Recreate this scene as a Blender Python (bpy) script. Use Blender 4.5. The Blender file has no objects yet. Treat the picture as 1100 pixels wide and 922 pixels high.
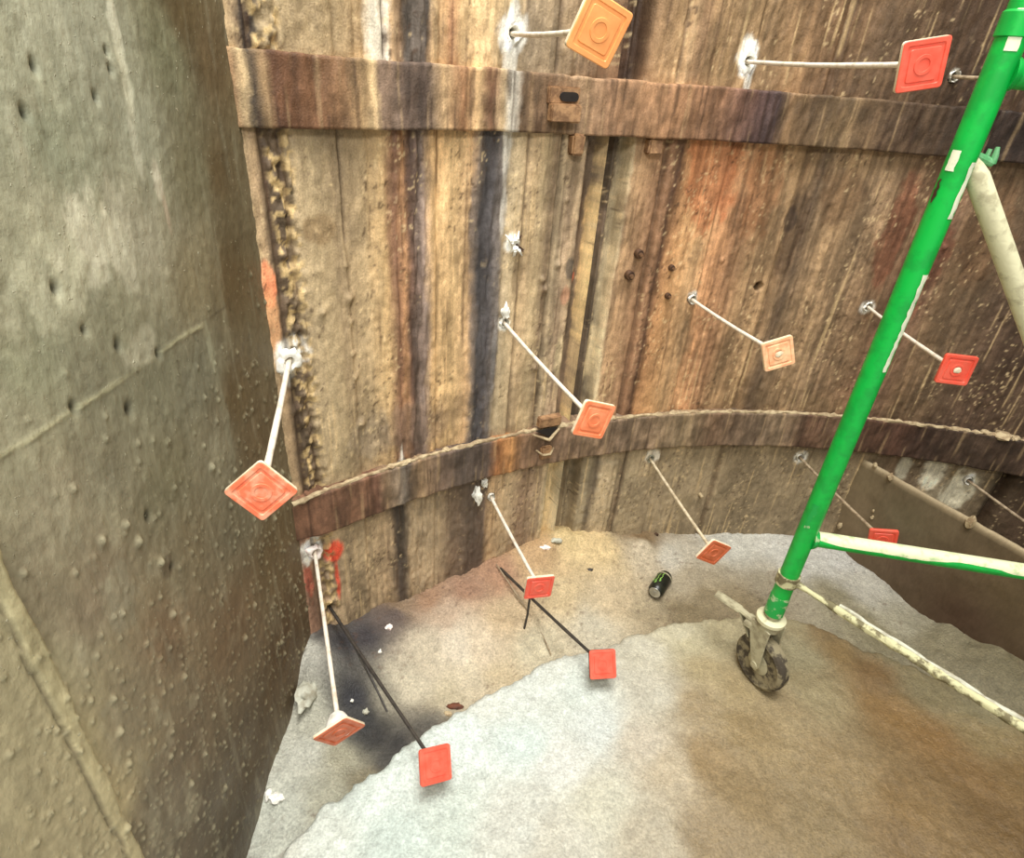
import bpy, bmesh, math, random
import numpy as np
from mathutils import Vector, Matrix

random.seed(7)
C = bpy.context.scene.collection
SC = bpy.context.scene

# ------------------------------------------------------------------ survey
# camera calibrated from the photograph (1100 x 922); world z = 0 is the slab top
FPX, PITCH, ROLL = 652.9, .5353, .0837
CAMZ = 1.28
CX, CY, RAD = .9935, -.3649, 2.0           # axis and radius of the round shaft
LWX = -.453                                # plane of the flat left wall
cp, sp, cr, sr = math.cos(PITCH), math.sin(PITCH), math.cos(ROLL), math.sin(ROLL)
FWD = np.array([0, cp, -sp]); UP0 = np.array([0, sp, cp]); RT0 = np.array([1., 0, 0])
RT = cr*RT0 + sr*UP0; UP = -sr*RT0 + cr*UP0
O = np.array([0, 0, CAMZ])

def ray(px, py):
    return (px-550)/FPX*RT - (py-461)/FPX*UP + FWD
def on_wall(px, py, inset=0.):
    d = ray(px, py); R = RAD-inset
    a = d[0]**2+d[1]**2; b = -2*(d[0]*CX+d[1]*CY); c = CX*CX+CY*CY-R*R
    t = (-b+math.sqrt(b*b-4*a*c))/(2*a)
    return O+d*t
def tz(px, py, inset=0.):
    P = on_wall(px, py, inset); return math.atan2(P[1]-CY, P[0]-CX), P[2]
def on_z(px, py, z):
    d = ray(px, py); return O+d*((z-CAMZ)/d[2])
def on_x(px, py, x=LWX):
    d = ray(px, py); return O+d*(x/d[0])
def on_plane(px, py, P, n):
    d = ray(px, py); return O+d*(((P-O)@n)/(d@n))
def cyl(th, z, r=RAD):
    return np.array([CX+r*math.cos(th), CY+r*math.sin(th), z])

# ------------------------------------------------------------------ noise
def vnoise(x, y, seed=0, n=256):
    g = np.random.default_rng(seed).random((n, n))
    xi = np.floor(x).astype(int); yi = np.floor(y).astype(int)
    fx = x-xi; fy = y-yi; fx = fx*fx*(3-2*fx); fy = fy*fy*(3-2*fy)
    a = g[xi % n, yi % n]; b = g[(xi+1) % n, yi % n]; c = g[xi % n, (yi+1) % n]; d = g[(xi+1) % n, (yi+1) % n]
    return (a*(1-fx)+b*fx)*(1-fy)+(c*(1-fx)+d*fx)*fy
def fbm(x, y, seed=0, o=4):
    s = 0; a = .5; t = 0
    for i in range(o):
        s = s+a*vnoise(x*2**i+17*i, y*2**i+31*i, seed+i); t += a; a *= .55
    return s/t
def sstep(a, b, x):
    t = np.clip((x-a)/(b-a), 0, 1); return t*t*(3-2*t)

# ------------------------------------------------------------------ materials
def s2l(c):
    c = np.asarray(c, float)/255.
    return np.where(c <= .04045, c/12.92, ((c+.055)/1.055)**2.4)
MATS = {}
def new_mat(name):
    m = bpy.data.materials.new(name); m.use_nodes = True
    MATS[name] = m
    nt = m.node_tree; return m, nt, nt.nodes['Principled BSDF']
def ramp_val(nt, src, lo, hi, a, b):
    r = nt.nodes.new('ShaderNodeMapRange'); nt.links.new(src, r.inputs[0])
    r.inputs[1].default_value = a; r.inputs[2].default_value = b
    r.inputs[3].default_value = lo; r.inputs[4].default_value = hi; return r.outputs[0]
def noise(nt, scale, stretch=(1, 1, 1), detail=6, rough=.6, dist=0):
    tc = nt.nodes.new('ShaderNodeTexCoord'); mp = nt.nodes.new('ShaderNodeMapping')
    mp.inputs['Scale'].default_value = stretch
    nt.links.new(tc.outputs['Object'], mp.inputs[0])
    n = nt.nodes.new('ShaderNodeTexNoise'); n.inputs['Scale'].default_value = scale
    n.inputs['Detail'].default_value = detail; n.inputs['Roughness'].default_value = rough
    n.inputs['Distortion'].default_value = dist
    nt.links.new(mp.outputs[0], n.inputs['Vector']); return n.outputs['Fac']
def mul_val(nt, col, fac):
    m = nt.nodes.new('ShaderNodeVectorMath'); m.operation = 'SCALE'
    nt.links.new(col, m.inputs[0]); nt.links.new(fac, m.inputs['Scale']); return m.outputs[0]
def mixc(nt, fac, a, b):
    m = nt.nodes.new('ShaderNodeMix'); m.data_type = 'RGBA'
    if isinstance(fac, float): m.inputs[0].default_value = fac
    else: nt.links.new(fac, m.inputs[0])
    for s, v in ((6, a), (7, b)):
        if isinstance(v, tuple): m.inputs[s].default_value = (*v[:3], 1)
        else: nt.links.new(v, m.inputs[s])
    return m.outputs[2]
def bump(nt, b, hs):
    prev = None
    for h, st, di in hs:
        n = nt.nodes.new('ShaderNodeBump'); n.inputs['Strength'].default_value = st; n.inputs['Distance'].default_value = di
        nt.links.new(h, n.inputs['Height'])
        if prev is not None: nt.links.new(prev, n.inputs['Normal'])
        prev = n.outputs[0]
    nt.links.new(prev, b.inputs['Normal'])

def attr_mat(name, layers, bumps, rough=.7, spec=.3, specks=None, rough_attr=False):
    """layers: (scale, stretch, lo, hi) multiply the Col attribute; bumps: (scale, stretch, strength, dist)"""
    m, nt, b = new_mat(name)
    a = nt.nodes.new('ShaderNodeAttribute'); a.attribute_name = 'Col'
    col = a.outputs['Color']
    for (sc, st, lo, hi) in layers:
        col = mul_val(nt, col, ramp_val(nt, noise(nt, sc, st), lo, hi, .3, .7))
    hs = [(noise(nt, sc, st), s, d) for (sc, st, s, d) in bumps]
    if specks:
        for (sc, thr, rgb, amt) in specks:
            v = noise(nt, sc, (1, 1, 1), 3, .5)
            f = ramp_val(nt, v, 0, amt, thr, thr+.04)
            col = mixc(nt, f, col, tuple(s2l(rgb)))
            hs.append((f, .6, .004))
    nt.links.new(col, b.inputs['Base Color'])
    b.inputs['Roughness'].default_value = rough; b.inputs['Specular IOR Level'].default_value = spec
    if rough_attr:
        r = ramp_val(nt, noise(nt, 6, (1, 1, 1)), rough-.2, rough+.15, .35, .65)
        nt.links.new(r, b.inputs['Roughness'])
    bump(nt, b, hs)
    return m

def flat_mat(name, rgb, rgb2=None, scale=30, thr=(.45, .6), rough=.5, metal=0., bmp=.15, bs=60, spec=.5, stretch=(1, 1, 1)):
    m, nt, b = new_mat(name)
    c1 = tuple(s2l(rgb)); c2 = tuple(s2l(rgb2 if rgb2 else [v*.85 for v in rgb]))
    f = ramp_val(nt, noise(nt, scale, stretch), 0, 1, *thr)
    nt.links.new(mixc(nt, f, c1, c2), b.inputs['Base Color'])
    b.inputs['Roughness'].default_value = rough; b.inputs['Metallic'].default_value = metal
    b.inputs['Specular IOR Level'].default_value = spec
    bump(nt, b, [(noise(nt, bs), bmp, .003)])
    return m

M_WALL = attr_mat('stained_steel_sheeting', [(150, (1, 1, .25), .88, 1.12), (70, (1, 1, .6), .86, 1.14), (330, (1, 1, .8), .80, 1.2)],
                  [(90, (1, 1, .4), .45, .004), (330, (1, 1, .8), .7, .002)], rough=.62, spec=.3, rough_attr=True)
M_BAND = attr_mat('rusted_steel_band', [(120, (1, 1, .35), .82, 1.16), (330, (1, 1, .8), .80, 1.2)],
                  [(90, (1, 1, .5), .5, .004), (350, (1, 1, 1), .7, .002)], rough=.62, spec=.3, rough_attr=True)
M_LEFT = attr_mat('spattered_concrete', [(5, (1, 1, .5), .92, 1.07), (40, (1, 1, .3), .90, 1.09), (150, (1, 1, .5), .9, 1.1)],
                  [(90, (1, 1, .6), .5, .003), (240, (1, 1, .6), .4, .0014)], rough=.6, spec=.3,
                  specks=[(150, .68, (182, 177, 148), .65), (90, .71, (188, 185, 158), .6)], rough_attr=True)
M_FLOOR = attr_mat('wet_cement_floor', [(30, (1, 1, 1), .9, 1.1), (90, (1, 1, 1), .86, 1.12), (200, (1, 1, 1), .72, 1.26)],
                   [(28, (1, 1, 1), .35, .006), (110, (1, 1, 1), .6, .005), (220, (1, 1, 1), .9, .003)], rough=.5, spec=.4, rough_attr=True)
M_SLAB = attr_mat('grainy_cement_slab', [(14, (1, 1, 1), .94, 1.06), (70, (1, 1, 1), .88, 1.1), (190, (1, 1, 1), .74, 1.22)],
                  [(22, (1, 1, 1), .2, .006), (120, (1, 1, 1), .6, .004), (220, (1, 1, 1), .9, .003)], rough=.52, spec=.4, rough_attr=True)
M_PANEL = attr_mat('muddy_concrete', [(8, (1, 1, 1), .9, 1.1), (120, (1, 1, .4), .9, 1.1)],
                   [(60, (1, 1, .6), .4, .004)], rough=.75, spec=.2)
M_ORANGE = flat_mat('orange_plastic', (244, 104, 72), (236, 88, 60), 40, (.4, .65), rough=.45, bmp=.1, bs=90)
M_ORANGE_DUSTY = flat_mat('dusty_orange_plastic', (242, 122, 84), (240, 168, 134), 55, (.45, .62), rough=.6, bmp=.2, bs=120)
M_ORANGE_PALE = flat_mat('pale_dusty_orange_plastic', (240, 170, 125), (246, 205, 160), 50, (.4, .62), rough=.6, bmp=.2, bs=120)
M_ORANGE_LIGHT = flat_mat('light_orange_plastic', (250, 160, 92), (252, 176, 106), 30, (.4, .6), rough=.4, bmp=.05, bs=90)
M_ORANGE_BROWN = flat_mat('brownish_orange_plastic', (196, 96, 52), (214, 118, 82), 60, (.4, .6), rough=.5, bmp=.25, bs=140)
M_ORANGE_RED = flat_mat('red_orange_plastic', (242, 88, 66), (238, 106, 84), 40, (.4, .65), rough=.45, bmp=.08, bs=90)
M_CREAM = flat_mat('cement_coated_edge', (236, 222, 192), (222, 196, 160), 70, (.5, .65), rough=.65, bmp=.3, bs=150)
M_ORANGE_MID = flat_mat('dusty_salmon_plastic', (240, 132, 86), (244, 156, 112), 45, (.42, .62), rough=.55, bmp=.15, bs=120)
M_ROD = flat_mat('cement_coated_rod', (232, 222, 205), (205, 190, 168), 60, (.5, .66), rough=.6, bmp=.2, bs=200)
M_RODPALE = flat_mat('pale_dirty_rod', (212, 198, 168), (180, 164, 134), 60, (.45, .6), rough=.6, bmp=.2, bs=200)
M_RODGREY = flat_mat('dirty_steel_rod', (176, 158, 130), (132, 114, 92), 60, (.45, .6), rough=.6, bmp=.2, bs=200)
M_RODDARK = flat_mat('dark_steel_rod', (66, 60, 54), (48, 44, 40), 60, (.45, .6), rough=.45, bmp=.2, bs=200)
M_GROUT = flat_mat('white_grout', (244, 242, 232), (205, 202, 188), 60, (.5, .66), rough=.7, bmp=.5, bs=110)
M_GROUTPINK = flat_mat('white_grout_with_pink_tint', (246, 236, 228), (240, 205, 195), 60, (.5, .66), rough=.7, bmp=.5, bs=110)
M_CRUST = flat_mat('pale_mortar_crust', (190, 172, 136), (150, 128, 98), 70, (.42, .6), rough=.8, bmp=.6, bs=160)
M_LUMP = flat_mat('pale_cement_lump', (196, 196, 178), (165, 160, 140), 50, (.45, .6), rough=.7, bmp=.5, bs=90)
M_GREEN = flat_mat('green_paint', (0, 178, 66), (6, 158, 60), 30, (.45, .6), rough=.38, bmp=.08, bs=60)
M_GREENMIX = flat_mat('chipped_green_paint', (20, 160, 70), (160, 190, 140), 55, (.54, .60), rough=.5, bmp=.2, bs=90)
M_PALEPAINT = flat_mat('cream_cement_over_green_paint', (222, 226, 184), (176, 196, 146), 45, (.52, .66), rough=.55, bmp=.3, bs=120)
M_WHITEPAINT = flat_mat('white_label', (226, 232, 205), (200, 205, 180), 40, (.5, .65), rough=.5)
M_FLAKY = flat_mat('cement_splashed_tube', (196, 192, 150), (112, 104, 74), 45, (.46, .56), rough=.7, bmp=.7, bs=90)
M_BRACE = flat_mat('cream_painted_tube', (212, 208, 172), (176, 170, 138), 40, (.52, .66), rough=.55, bmp=.3, bs=80)
M_CASTOR = flat_mat('dusty_zinc', (178, 172, 142), (142, 134, 108), 40, (.45, .62), rough=.6, bmp=.3, bs=90)
M_RUBBER = flat_mat('muddy_rubber', (66, 58, 46), (136, 126, 98), 40, (.44, .56), rough=.8, bmp=.6, bs=90)
M_CAN = flat_mat('black_can', (24, 26, 20), (38, 40, 30), 40, rough=.35, bmp=.02)
M_CANG = flat_mat('green_can_mark', (150, 200, 96), (120, 170, 80), 40, rough=.4, bmp=.02)
M_CANTOP = flat_mat('aluminium', (205, 205, 195), (170, 170, 160), 40, rough=.3, metal=.7, bmp=.02)
M_IRON = flat_mat('rusty_iron', (132, 98, 66), (96, 68, 46), 50, (.42, .6), rough=.7, bmp=.6, bs=120)
M_BOLT = flat_mat('dark_rusty_bolt', (84, 58, 38), (58, 40, 28), 60, (.42, .6), rough=.55, bmp=.4, bs=200)
M_BRICK = flat_mat('dark_red_fragment', (110, 62, 40), (80, 50, 36), 60, (.42, .6), rough=.8, bmp=.4, bs=120)
M_GREENCLIP = flat_mat('pale_green_clip', (110, 170, 120), (80, 150, 95), 60, (.42, .6), rough=.5, bmp=.2, bs=120)

# ------------------------------------------------------------------ objects
def link(name, me, m=None, parent=None):
    o = bpy.data.objects.new(name, me); C.objects.link(o)
    if m is not None and me is not None: me.materials.append(m)
    if parent is not None: o.parent = parent
    return o
def from_bm(name, bm, m, parent=None, smooth=True, auto=35):
    me = bpy.data.meshes.new(name); bm.to_mesh(me); bm.free()
    if smooth:
        for p in me.polygons: p.use_smooth = True
        me.update()
        try: me.set_sharp_from_angle(angle=math.radians(auto))
        except Exception: pass
    return link(name, me, m, parent)
def tag(o, label=None, cat=None, group=None, kind=None):
    if label: o['label'] = label
    if cat: o['category'] = cat
    if group: o['group'] = group
    if kind: o['kind'] = kind
    return o
def empty(name, loc):
    o = bpy.data.objects.new(name, None); C.objects.link(o); o.location = loc; o.empty_display_size = .05; return o
def child(name, bm, m, root, smooth=True, auto=35):
    """bm is in world space; express it in the root's space"""
    bm.transform(Matrix.Translation(-Vector(root.location)))
    return from_bm(name, bm, m, root, smooth, auto)
def tube(bm, pts, r, seg=16, cap=True, wob=0., sq=1.):
    pts = [Vector(p) for p in pts]; rs = r if isinstance(r, (list, tuple)) else [r]*len(pts)
    rings = []; prev = None
    for i, p in enumerate(pts):
        t = (pts[min(i+1, len(pts)-1)]-pts[max(i-1, 0)]).normalized()
        if prev is None:
            a = Vector((0, 0, 1)) if abs(t.z) < .9 else Vector((1, 0, 0)); u = t.cross(a).normalized()
        else: u = (prev-t*prev.dot(t)).normalized()
        prev = u; v = t.cross(u)
        rings.append([bm.verts.new(p+(u*math.cos(2*math.pi*k/seg)+v*math.sin(2*math.pi*k/seg)*sq)*rs[i]*(1+wob*(random.random()-.5))) for k in range(seg)])
    for a, b in zip(rings, rings[1:]):
        for k in range(seg): bm.faces.new((a[k], a[(k+1) % seg], b[(k+1) % seg], b[k]))
    if cap:
        bm.faces.new(rings[0][::-1]); bm.faces.new(rings[-1])
    return bm
def box(bm, c, ax, ay, az, hx, hy, hz, bev=0.):
    b = bmesh.new(); bmesh.ops.create_cube(b, size=2)
    if bev: 
        for v in b.verts: v.co = Vector((v.co.x*hx, v.co.y*hy, v.co.z*hz))
        bmesh.ops.bevel(b, geom=b.edges[:], offset=bev, segments=2, affect='EDGES')
    else:
        for v in b.verts: v.co = Vector((v.co.x*hx, v.co.y*hy, v.co.z*hz))
    ax, ay, az, c = map(Vector, (ax, ay, az, c))
    for v in b.verts: v.co = c+ax*v.co.x+ay*v.co.y+az*v.co.z
    me = bpy.data.meshes.new('tmp'); b.to_mesh(me); b.free(); bm.from_mesh(me); bpy.data.meshes.remove(me); return bm
def grid_mesh(name, P, col, m, flip=False, parent=None):
    """P: (n, k, 3) vertices; col: (n, k, 3) linear albedo"""
    n, k = P.shape[:2]
    me = bpy.data.meshes.new(name)
    i = np.arange(n*k).reshape(n, k)
    q = np.stack([i[:-1, :-1], i[1:, :-1], i[1:, 1:], i[:-1, 1:]], -1).reshape(-1, 4)
    if flip: q = q[:, ::-1]
    me.vertices.add(n*k); me.vertices.foreach_set('co', P.reshape(-1).astype(np.float32))
    me.loops.add(q.size); me.loops.foreach_set('vertex_index', q.reshape(-1).astype(np.int32))
    me.polygons.add(len(q)); me.polygons.foreach_set('loop_start', np.arange(0, q.size, 4, dtype=np.int32))
    me.update(calc_edges=True); me.validate()
    me.polygons.foreach_set('use_smooth', np.ones(len(me.polygons), bool))
    a = me.color_attributes.new('Col', 'FLOAT_COLOR', 'POINT')
    rgba = np.concatenate([col.reshape(-1, 3), np.ones((n*k, 1))], 1).astype(np.float32)
    a.data.foreach_set('color', rgba.reshape(-1))
    return link(name, me, m, parent)

# ------------------------------------------------------------------ round shaft wall
# nails first: hole, plate centre, plate x axis, plate y axis (camera-relative survey)
NAILS = [
 ('A',(-0.061,1.335,0.054),(0.067,0.900,0.047),(0.372,-0.045,0.927),(-0.872,-0.358,0.333)),
 ('B',(0.441,1.557,0.048),(0.551,1.053,0.046),(0.978,0.019,0.207),(-0.205,-0.077,0.976)),
 ('C',(-0.432,1.037,-0.507),(-0.321,0.630,-0.502),(0.634,0.121,-0.763),(0.718,0.273,0.640)),
 ('D',(-0.040,1.347,-0.511),(0.141,0.915,-0.512),(0.859,0.404,-0.315),(0.272,0.163,0.949)),
 ('E',(0.439,1.557,-0.484),(0.549,1.210,-0.479),(0.928,0.115,0.354),(-0.362,0.054,0.931)),
 ('F',(0.937,1.634,-0.488),(0.936,1.220,-0.486),(0.995,-0.098,-0.000),(0.004,0.034,0.999)),
 ('G',(-0.429,1.041,-0.989),(-0.250,0.618,-0.998),(0.391,0.379,-0.839),(0.790,0.330,0.517)),
 ('H',(-0.412,1.058,-1.194),(-0.094,0.689,-1.193),(0.859,0.453,-0.238),(-0.169,0.689,0.704)),
 ('I',(-0.043,1.345,-1.018),(0.093,1.015,-1.018),(0.957,0.287,-0.046),(0.051,-0.010,0.999)),
 ('J',(-0.025,1.356,-1.263),(0.262,0.966,-1.199),(0.975,0.213,-0.060),(-0.096,0.651,0.753)),
 ('K',(0.422,1.552,-0.981),(0.520,1.150,-0.987),(0.851,0.222,-0.476),(0.476,0.059,0.878)),
 ('L',(0.906,1.633,-0.982),(0.984,1.252,-0.984),(0.936,-0.269,0.226),(-0.241,-0.023,0.970)),
 ('M',(1.414,1.590,-0.989),(1.510,1.202,-0.989),(0.970,0.240,0.000),(0,0,1.)),
 ('N',(0.930,1.633,0.055),(1.040,1.180,0.055),(0.970,0.240,0.000),(0,0,1.)),
]
HOLES = [tuple(np.array(n[1])+O) for n in NAILS]
HOLES += [tuple(on_wall(815, 308))]

th_dense = np.arange(math.radians(138.5), math.radians(50), -.0018)
th_coarse = np.radians(np.arange(49.5, -20, -1.))
ths = np.concatenate([th_dense, th_coarse])
zz = np.concatenate([np.arange(-.25, 1.46, .0045), np.arange(1.5, 2.8, .05)])
TH, ZZ = np.meshgrid(ths, zz, indexing='ij')
ARC = TH*RAD
R1 = fbm(ARC*8, ZZ*3, 11, 4)            # large
STR = fbm(ARC*60, ZZ*3.5, 21, 4)         # vertical streaks
STRW = fbm(ARC*14, ZZ*2, 31, 3)
FINE = fbm(ARC*90, ZZ*60, 41, 3)
ZB = {'t_top': .045-.047+0, }
# ring heights measured from the photograph (relative to the camera)
T_UP, T_LO = CAMZ-.0036, CAMZ-.1083
L_UP, L_LO = CAMZ-.8198, CAMZ-.9321

def band_weight(t0, t1, soft=.002):      # 1 between two thetas (t0 > t1)
    return sstep(t0+soft, t0-soft, TH)*sstep(t1-soft, t1+soft, TH)
def zwin(z0, z1, soft=.01):
    return sstep(z0-soft, z0+soft, ZZ)*sstep(z1+soft, z1-soft, ZZ)

D = (R1-.5)*.012 + (STR-.5)*.004 + (FINE-.5)*.005     # inward displacement
# seams: x, y where measured, y range, depth, half width
SEAMS = [(364,150,120,262,.012,.0020),(590,300,140,500,.012,.0035),(704,230,140,460,.016,.0040),(563,220,140,520,.007,.0025),
         (664,530,480,600,.012,.0022),(655,520,500,600,.005,.0020),(545,200,140,570,.004,.004),(318,300,130,560,.008,.003),
         (400,200,0,900,.004,.003),(470,250,0,900,.005,.003),(600,30,0,80,.009,.003),(697,40,0,88,.02,.009),(735,40,0,90,.006,.003),
         (765,250,100,600,.005,.003),(800,250,100,600,.004,.003),(848,240,140,600,.007,.005),(872,540,480,600,.004,.003),
         (412,30,0,60,.012,.002),(980,270,0,900,.007,.006),(900,60,0,140,.006,.004),(1068,540,500,640,.03,.010),(505,300,130,600,.004,.003),
         (383,60,0,70,.004,.002),(650,40,0,88,.008,.004),(1010,250,0,600,.008,.005),(300,300,0,900,.008,.003)]
wobble = (fbm(ZZ*5, ARC*0+3, 55, 3)-.5)*.006
for (x, y, y0, y1, dep, hw) in SEAMS:
    t, _ = tz(x, y); za = tz(x, y1)[1] if y1 < 880 else -1; zb = tz(x, y0)[1] if y0 > 0 else 9
    g = np.exp(-((TH-t)*RAD+wobble)**2/(2*hw*hw))
    D -= dep*g*zwin(za, zb)*(.6+.8*STRW)
# step offsets between boards
edges = sorted([tz(x, y)[0] for x, y in [(318,300),(364,150),(400,200),(470,250),(505,300),(590,300),(704,230),(765,250),(848,240),(980,270)]], reverse=True)
offs = [0,.004,-.003,.003,-.002,.004,0,.006,-.002,.004,-.003]
for i, t in enumerate(edges):
    D += (offs[i+1]-offs[i])*sstep(t+.002, t-.002, TH)
# interlock recess with two ribs
ta, tb = tz(634, 160)[0], tz(679, 160)[0]
rec = band_weight(ta, tb, .0025)
D = D*(1-rec*.7) - .048*rec
for (x, y, hgt, hw) in [(653,160,.050,.0034),(668,160,.020,.0050)]:
    t = tz(x, y)[0]; D += hgt*np.exp(-((TH-t)*RAD)**4/(hw**4))*zwin(-1, CAMZ+.05 if x == 652 else 9)
# worn raised weld beside it
t = tz(640, 150)[0]
# crumbly strip near the left corner, and cracked dark streaks
t0, t1 = tz(297, 250)[0], tz(322, 250)[0]
crumb = band_weight(t0, t1, .004)
D += crumb*((fbm(ARC*100, ZZ*70, 61, 3)-.5)*.026-.004)
dk = [(428,250,.014),(446,200,.012),(452,60,.012),(520,330,.016)]
for (x, y, hw) in dk:
    t = tz(x, y)[0]; g = np.exp(-((TH-t)*RAD)**2/(2*hw*hw)); D += g*(fbm(ARC*140, ZZ*14, 71, 3)-.5)*.016
# crusty knots beside the seam at left, and drilled holes
rk = np.random.default_rng(5)
for (x, y, s) in [(376,320,.012),(378,345,.008),(382,405,.009),(388,455,.012),(380,380,.007),(372,285,.006),(345,335,.008),(396,265,.004),(585,310,.012),(583,300,.01),(575,395,.010),
                  (776,280,.007),(600,285,.009),(610,215,.007),(320,440,.014),(330,450,.012),(335,475,.013),(325,425,.01),(760,545,.006),(1015,266,.008),(985,300,.007)]:
    t, z = tz(x, y); D += s*.9*np.exp(-(((TH-t)*RAD)**2+(ZZ-z)**2)/(2*(s*.55)**2))
HOLEMASK = np.zeros_like(D)
for h in HOLES:
    t = math.atan2(h[1]-CY, h[0]-CX)
    r2 = np.sqrt(((TH-t)*RAD)**2+(ZZ-h[2])**2)
    HOLEMASK = np.maximum(HOLEMASK, sstep(.0125, .009, r2))
D -= HOLEMASK*.06
# step plate below the lower band
t, z = tz(642, 497); t2, z2 = tz(665, 490)
D += .006*band_weight(t, t2, .002)*sstep(z+.003, z-.003, ZZ)*zwin(-.3, L_LO-.01)

# ---- albedo: dirt, rust and water-stain columns, shade painted into the joint recess, each zone with its own row
def table(rows, y, tw, sat=.80):
    x = []; c = []
    for (px, rgb) in rows:
        v = np.array(rgb, float); v = v.mean()+(v-v.mean())*sat; x.append(tz(px, y)[0]); c.append(s2l(v))
    x = np.array(x); c = np.array(c); o = np.argsort(x)
    return np.stack([np.interp(tw, x[o], c[o, k]) for k in range(3)], -1)
tw = TH + ((STRW-.5)*.022 + (fbm(ARC*40, ZZ*9, 81, 4)-.5)*.016 + (fbm(ARC*150, ZZ*60, 82, 3)-.5)*.008)/RAD
MID = [(270,(150,128,88)),(292,(172,138,95)),(299,(98,78,56)),(318,(110,88,62)),(324,(168,142,100)),(345,(172,146,102)),(358,(160,134,92)),
       (366,(150,124,86)),(395,(176,146,100)),(415,(196,156,98)),(422,(150,108,70)),(428,(126,84,58)),(436,(170,118,72)),(442,(104,72,54)),(450,(108,86,72)),
       (456,(140,116,100)),(466,(206,160,100)),(490,(214,170,108)),(505,(196,152,100)),(509,(120,100,82)),(515,(68,63,62)),(524,(78,72,72)),(533,(112,100,90)),(538,(170,146,108)),
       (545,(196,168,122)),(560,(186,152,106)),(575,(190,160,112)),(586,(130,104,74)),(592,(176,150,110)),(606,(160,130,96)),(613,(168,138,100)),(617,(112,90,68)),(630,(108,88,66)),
       (634,(232,186,112)),(637,(226,178,104)),(640,(96,80,62)),(653,(106,88,66)),(658,(214,188,138)),(662,(180,140,96)),(668,(172,130,86)),(690,(160,114,76)),  # slot columns beside the gold rib darkened as painted recess shade
       (699,(152,106,70)),(704,(84,54,36)),(711,(186,128,76)),(722,(200,142,84)),(740,(188,142,90)),(762,(190,130,80)),(780,(166,116,74)),(800,(156,118,76)),(830,(164,126,82)),
       (846,(108,84,60)),(856,(128,100,68)),(880,(160,124,82)),(905,(138,108,74)),(930,(146,112,76)),(960,(128,92,62)),(990,(122,86,62)),(1020,(124,94,62)),(1050,(112,86,58)),(1090,(92,68,48)),(1160,(84,62,44))]
TOP = [(240,(168,140,98)),(252,(176,146,104)),(258,(60,50,42)),(272,(58,50,42)),(280,(150,128,90)),(310,(168,142,100)),(360,(176,148,104)),(394,(172,138,92)),(400,(225,212,185)),(409,(222,208,180)),(411,(80,60,45)),(414,(228,214,188)),(420,(188,150,105)),
       (430,(130,100,70)),(438,(84,74,64)),(462,(88,76,66)),(470,(190,158,110)),(486,(150,104,68)),(500,(205,166,112)),(540,(188,158,112)),(570,(150,128,98)),(600,(142,118,86)),(640,(136,106,76)),(678,(120,84,54)),(690,(62,46,36)),(700,(62,46,36)),(706,(152,116,78)),
       (730,(160,124,82)),(742,(196,156,108)),(752,(140,106,72)),(780,(156,122,80)),(820,(148,116,78)),(860,(138,104,68)),(900,(122,90,60)),(950,(100,76,52)),(1000,(92,68,46)),(1060,(80,58,40)),(1160,(72,52,36))]
LOW = [(322,(150,110,84)),(345,(168,140,104)),(380,(166,140,102)),(415,(160,132,96)),(426,(78,66,56)),(434,(90,76,60)),(440,(168,142,106)),(470,(170,144,108)),(488,(120,98,76)),(505,(92,76,62)),(522,(96,78,64)),(528,(186,150,106)),(545,(184,156,116)),
       (560,(160,128,98)),(580,(168,142,108)),(590,(206,184,136)),(602,(190,168,124)),(606,(130,114,86)),(620,(140,122,92)),(624,(168,150,116)),(634,(96,82,64)),(640,(176,154,118)),(655,(168,146,110)),(664,(120,98,72)),(668,(160,140,106)),
       (700,(150,130,98)),(740,(150,130,98)),(780,(142,122,90)),(830,(146,126,94)),(870,(138,120,90)),(910,(132,112,82)),(950,(126,100,72)),(975,(140,118,88)),(1000,(150,134,104)),(1040,(140,122,94)),(1058,(110,92,66)),(1068,(52,42,32)),(1078,(84,66,46)),(1110,(82,62,44)),(1160,(80,60,44))]
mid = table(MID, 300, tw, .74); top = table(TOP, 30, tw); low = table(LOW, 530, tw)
wt = sstep(T_LO+.02, T_LO+.06, ZZ)[..., None]; wl = sstep(L_UP-.03, L_UP-.07, ZZ)[..., None]
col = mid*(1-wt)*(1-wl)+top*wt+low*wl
# broad rust / mud patches
def stain(cx, cy, rx, rz, rgb, amt, seed, zone=None, hard=.25, n=1.1):
    global col
    t, z = tz(cx, cy)
    q = np.sqrt(((TH-t)*RAD/rx)**2+((ZZ-z)/rz)**2) + (fbm(ARC*45, ZZ*24, seed, 5)-.5)*n*1.3
    a = sstep(1+hard, 1-hard, q)*amt
    if zone is not None: a = a*zone
    col = col*(1-a[..., None])+s2l(rgb)*a[..., None]
upz = sstep(T_LO-.4, T_LO-.05, ZZ)
stain(765,190,.07,.12,(160,92,56),.6,101); stain(820,200,.05,.12,(140,92,58),.5,102)
stain(900,210,.06,.06,(88,66,46),.6,103); stain(850,260,.02,.12,(74,58,44),.7,104)
stain(960,250,.035,.14,(112,62,44),.6,105); stain(1000,290,.03,.1,(110,62,46),.55,106)
stain(650,240,.02,.03,(150,128,108),.5,107)
stain(305,220,.02,.05,(72,60,46),.7,108); stain(345,245,.03,.03,(128,104,72),.6,109)
stain(440,460,.09,.06,(120,100,84),.5,110); stain(400,470,.05,.05,(150,134,112),.5,111); stain(480,440,.05,.05,(128,106,80),.5,112)
stain(690,460,.15,.04,(152,132,96),.4,113); stain(620,400,.03,.1,(140,118,96),.5,114)
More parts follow.
